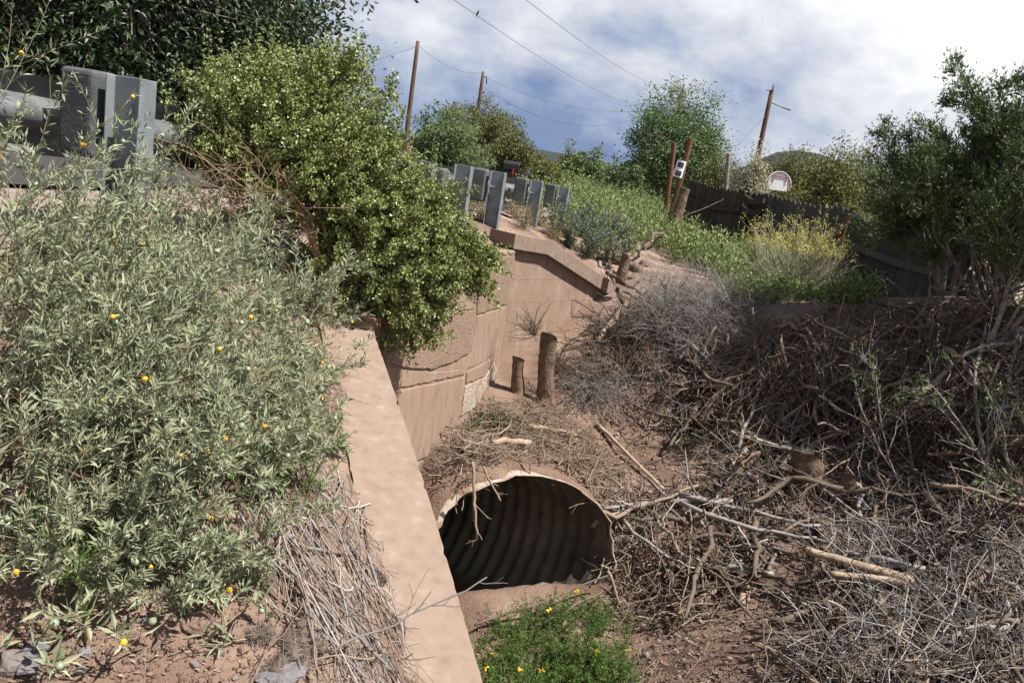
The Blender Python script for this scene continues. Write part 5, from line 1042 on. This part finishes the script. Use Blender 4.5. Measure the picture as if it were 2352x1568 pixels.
# dead spiny cactus joints and slab stone at the bottom edge
for k, (px, py, L_) in enumerate(((600, 1470, .07), (660, 1500, .10), (700, 1520, .10), (690, 1470, .08), (720, 1490, .08), (640, 1540, .06), (870, 1335, .06))):
    b = hit(px, py)[0]+[0, 0, .02]; a = rng.uniform(0, 3.14); d = np.array([math.cos(a), math.sin(a), .2]); ln = polyl(b-d*L_/2, d, L_, 6, .05); t = thing('dead_cactus', ('dead spiny cactus joint beside the grey slab', 'dried cactus joint lying among the dry stems')[k == 6], 'cactus', tuple(b), 'dead spiny cactus joints' if k < 6 else None)
    obj('joint', *tubes(ln, np.full((1, 6), .014), 7, True), MAT['deadbrown'], t, True)
    m = 340; p_, T = along(ln, np.zeros(m, int), rng.uniform(0, 1, m)); pe = nrm(perp(T)+T*.3*rng.normal(size=(m, 1))); s = np.linspace(0, 1, 2)[None, :, None]; sp = p_[:, None]+pe[:, None]*(.010+s*rng.uniform(.012, .028, (m, 1, 1)))
    obj('spines', *tubes(sp, taper(m, 2, .0007, .0003), 3), MAT['spine'], t, False, 'stuff')
# ------------------------------------------------------------------ stones
def rockmesh(seed, mat, flat=.7):
    r_ = np.random.default_rng(seed); V, fs = uvs(1., 12, 8); dirs = nrm(V+1e-6); pl_ = nrm(r_.normal(size=(11, 3))); dist = r_.uniform(.62, .95, 11)
    sc = np.min(np.where(dirs@pl_.T > .05, dist/np.maximum(dirs@pl_.T, .05), 9), 1); V = dirs*np.minimum(sc, 1.05)[:, None]*(1+.03*r_.normal(size=(len(V), 1))); V[:12] = V[0]; V[-12:] = V[-1]
    V[:, 2] *= flat; return V, fs
def rock(px, py, sz, mat, label, flat=.6, sink=.3, seed=1, name='rock', group=None, stretch=(1, 1)):
    p_ = hit(px, py)[0]; V, fs = rockmesh(seed, mat, flat); V = V*sz*np.array([stretch[0], stretch[1], 1]); a = rng.uniform(0, 6.28); R_ = np.array([[math.cos(a), -math.sin(a), 0], [math.sin(a), math.cos(a), 0], [0, 0, 1]])
    return tag(obj(name, V@R_.T+p_+[0, 0, sz*flat*(1-2*sink)], fs, MAT[mat], None, False), label, 'rock', group)
rock(640, 1545, .075, 'slate', 'flat purplish grey slab under the dead cactus', .22, .35, 3, 'stone_slab'); rock(28, 1530, .035, 'stone', 'rounded banded pale stone on bare soil', .8, .3, 4); rock(70, 1525, .05, 'slate', 'flat grey green stone beside the rounded pale stone', .4, .2, 5, stretch=(1.5, .8))
rock(460, 1440, .05, 'redstone', 'smooth reddish boulder under the nightshade sprig', .6, .3, 6); rock(820, 1535, .022, 'slate', 'small dark flat stone below the dry stems', .7, .2, 7); rock(995, 1365, .022, 'stone', 'small white stone on the near coping', .8, .1, 8); rock(645, 1240, .03, 'slate', 'grey stone piece beneath the silver leaves', .6, .2, 9, stretch=(1.4, .7))
rock(340, 810, .06, 'stone', 'grey stone half buried under the silver plants', .6, .4, 10); rock(440, 800, .05, 'slate', 'dark grey stone beside the half buried stone', .6, .4, 11)
rock(2290, 1185, .07, 'redstone', 'reddish boulder in the shade of the junipers', .8, .3, 12); rock(2110, 1290, .04, 'redstone', 'small reddish rock by the pale peeled logs', .8, .2, 13); rock(1320, 1015, .05, 'redstone', 'reddish rock on the soil above the pipe', .7, .3, 14); rock(1480, 610, .1, 'redstone', 'reddish rock on the mound behind the wing wall', .7, .3, 15)
for k in range(34):
    q_ = inpoly(1, [(0, 1420), (500, 1400), (800, 1500), (800, 1567), (0, 1567)] if k % 2 else [(1460, 1420), (1800, 1350), (1800, 1560), (1480, 1560)])[0]
    rock(q_[0], q_[1], rng.uniform(.008, .018) if k % 2 else rng.uniform(.015, .035), ('stone', 'redstone', 'slate')[k % 3], ('small pale stone', 'small reddish stone', 'small dark stone')[k % 3]+(' on the bare near slope' if k % 2 else ' on the bare stream bed'), .7, .3, 20+k, group='small stones on bare soil')
# pebbles and crumbs of soil
V0, f0 = rockmesh(77, None, .7); V0, f0 = uvs(1., 4, 2)
def crumbs(n, poly, s0, s1, mat, label):
    p_ = onpoly(n, poly); sz = rng.uniform(s0, s1, n)*rng.uniform(.4, 1, n); V = (V0[None]*rng.uniform(.6, 1.2, (n, len(V0), 1))*np.array([1, 1, .7]))*sz[:, None, None]+p_[:, None]; f = np.concatenate([f0[0][None]+np.arange(n)[:, None, None]*len(V0)]).reshape(-1, 4)
    tag(obj('pebbles', V.reshape(-1, 3), [f], MAT[mat], None, True, 'stuff'), label, 'pebbles')
crumbs(1900, [(0, 1380), (500, 1350), (850, 1150), (1000, 1400), (1060, 1567), (0, 1567)], .002, .007, 'pebble', 'pebbles and soil crumbs on the near slope')
crumbs(2100, [(1100, 1400), (1430, 1350), (1700, 1200), (1900, 1300), (1950, 1600), (1080, 1600)], .004, .014, 'pebble', 'pebbles and soil crumbs on the stream bed')
crumbs(1000, [(1050, 960), (1300, 880), (1650, 1000), (1550, 1150), (1350, 1050)], .004, .014, 'pebble', 'pebbles on the slope above the pipe')
crumbs(800, [(1000, 470), (1230, 500), (1180, 560), (1090, 600)], .004, .014, 'pebble', 'gravel crumbs above the headwall')
# plastic bag snagged on the brush
b = P(1912, 1425, 5.05); n, m = 14, 14; uu, vv = np.meshgrid(np.linspace(-.5, .5, n), np.linspace(-.5, .5, m)); zz_ = .06*vnoise(uu, vv, 7, 51)+.05*vnoise(uu, vv, 13, 52); tw_ = np.clip(.25+vv*-1.1, .12, 1)
V = b+np.stack([uu*.17*tw_+.03*vnoise(uu, vv, 5, 53), zz_-.1*np.abs(uu), vv*.26], -1); i = np.arange(n*m).reshape(m, n); bgo = obj('plastic_bag', V.reshape(-1, 3), [np.stack([i[:-1, :-1], i[:-1, 1:], i[1:, 1:], i[1:, :-1]], -1).reshape(-1, 4)], MAT['bag'], None, True)
sm_ = bgo.modifiers.new('solid', 'SOLIDIFY'); sm_.thickness = .003; tag(bgo, 'crumpled brown plastic bag snagged on the brush heap', 'bag')

b = hit(560, 520)[0]
for px, py, n in ((520, 470, 34), (600, 480, 34), (450, 420, 24)):
    c = P(px, py, 3.9); d = nrm(np.stack([rng.normal(-.2, .7, n), rng.normal(-.3, .4, n), rng.uniform(-.1, .9, n)], 1)); st = polyl(np.repeat(c[None], n, 0)+rng.normal(size=(n, 3))*np.array([.12, .1, .1]), d, rng.uniform(.12, .32, n), 6, .14)
    c1, r1 = kids(st, taper(n, 6, .0022, .001), 3, .45, .6, .1, 4, .14, minr=.0008); tag(obj('dry_twigs', *merge([tubes(st, taper(n, 6, .0022, .001), 3), tubes(c1, r1, 3)]), MAT['tantwig'], None, True, 'stuff'), ('tan leafless twigs at the left foot of the big saltbush', 'tan leafless twigs under the middle of the big saltbush', 'tan leafless twigs between guardrail post and saltbush')[(520, 600, 450).index(px)], 'twigs')

# dry leaf litter and wood flakes
def litter(n, poly, s0, s1, mat, label):
    p_ = onpoly(n, poly); d = nrm(np.stack([rng.normal(size=n), rng.normal(size=n), rng.normal(0, .25, n)], 1)); l_ = rng.uniform(s0, s1, n)
    tag(obj('leaf_litter', *chips(p_+[0, 0, .004], d, l_, l_*rng.uniform(.15, .5, n), bend=.15, upb=1.2), MAT[mat], None, False, 'stuff'), label, 'litter')
litter(2200, [(0, 1250), (600, 1150), (850, 1050), (1000, 1400), (1060, 1567), (0, 1567)], .006, .022, 'deadtan', 'dry leaf flakes on the near slope')
litter(2600, [(0, 700), (860, 780), (850, 1100), (600, 1250), (0, 1300)], .01, .035, 'deadbrown', 'dry brown leaf litter under the silver plants')
litter(3500, bankP, .02, .07, 'deadbrown', 'bark flakes and leaf litter over the cut bank')
litter(1800, [(1100, 1400), (1430, 1350), (1700, 1200), (1900, 1300), (1950, 1600), (1080, 1600)], .015, .06, 'deadtan', 'wood chips strewn over the stream bed')
litter(900, [(1040, 1000), (1120, 930), (1300, 900), (1400, 1080), (1180, 1060)], .015, .06, 'deadtan', 'wood chips strewn on the soil above the pipe')
litter(1500, [(1850, 1220), (2352, 1100), (2420, 1640), (1800, 1640)], .015, .06, 'deadbrown', 'bark flakes under the silvery brush heap')

twigmat(onpoly(200, [(1290, 1075), (1400, 1060), (1470, 1240), (1450, 1330), (1400, 1300), (1385, 1190)]), (.12, .5), (.0025, .007), .24, MAT['deadtan'], 'brush_debris', 'pale sticks lodged along the right side of the pipe', .06, 8, .2, n1=2)
twigmat(onpoly(150, [(1300, 880), (1450, 760), (1560, 900), (1600, 1050), (1450, 1130), (1350, 1000)]), (.08, .45), (.002, .006), .24, MAT['deadbrown'], 'brush_debris', 'brown twigs strewn on the slope above the pipe', .05, 7, .2, n1=2)
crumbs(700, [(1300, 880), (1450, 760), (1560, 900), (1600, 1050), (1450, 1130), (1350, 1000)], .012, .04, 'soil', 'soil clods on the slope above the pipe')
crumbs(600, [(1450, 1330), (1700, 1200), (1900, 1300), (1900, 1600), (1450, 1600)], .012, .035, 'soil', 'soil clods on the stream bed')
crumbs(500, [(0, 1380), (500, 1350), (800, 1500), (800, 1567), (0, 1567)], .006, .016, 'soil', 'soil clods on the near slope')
litter(900, [(1300, 880), (1450, 760), (1560, 900), (1600, 1050), (1450, 1130), (1350, 1000)], .015, .06, 'deadtan', 'wood chips on the slope above the pipe')

twigmat(onpoly(240, [(20, 560), (420, 540), (820, 720), (800, 900), (640, 1150), (420, 1330), (60, 1300)]), (.15, .5), (.0009, .0022), .14, MAT['tantwig'], 'dry_twigs', 'dry tan stalks standing among the silver nightshade', .32, 7, .6, n1=3, cat='twigs')
twigmat(onpoly(120, [(980, 1080), (1060, 1020), (1150, 1040), (1130, 1100), (1040, 1160)]), (.08, .4), (.002, .005), .2, MAT['deadtan'], 'brush_debris', 'sticks caught on the left shoulder of the pipe', .05, 7, .2, n1=2)
heap(hit(1430, 780)[0], 150, .5, .8, MAT['deadbrown'], 'dark root tangle at the end of the far wing wall', r=(.003, .010), rad_=(.35, .3), bias=(-.3, -.4))
heap(hit(1385, 850)[0], 110, .42, .8, MAT['deadtan'], 'pale root tangle on the slope below the far wing wall', r=(.003, .009), rad_=(.3, .25), bias=(-.2, -.5))
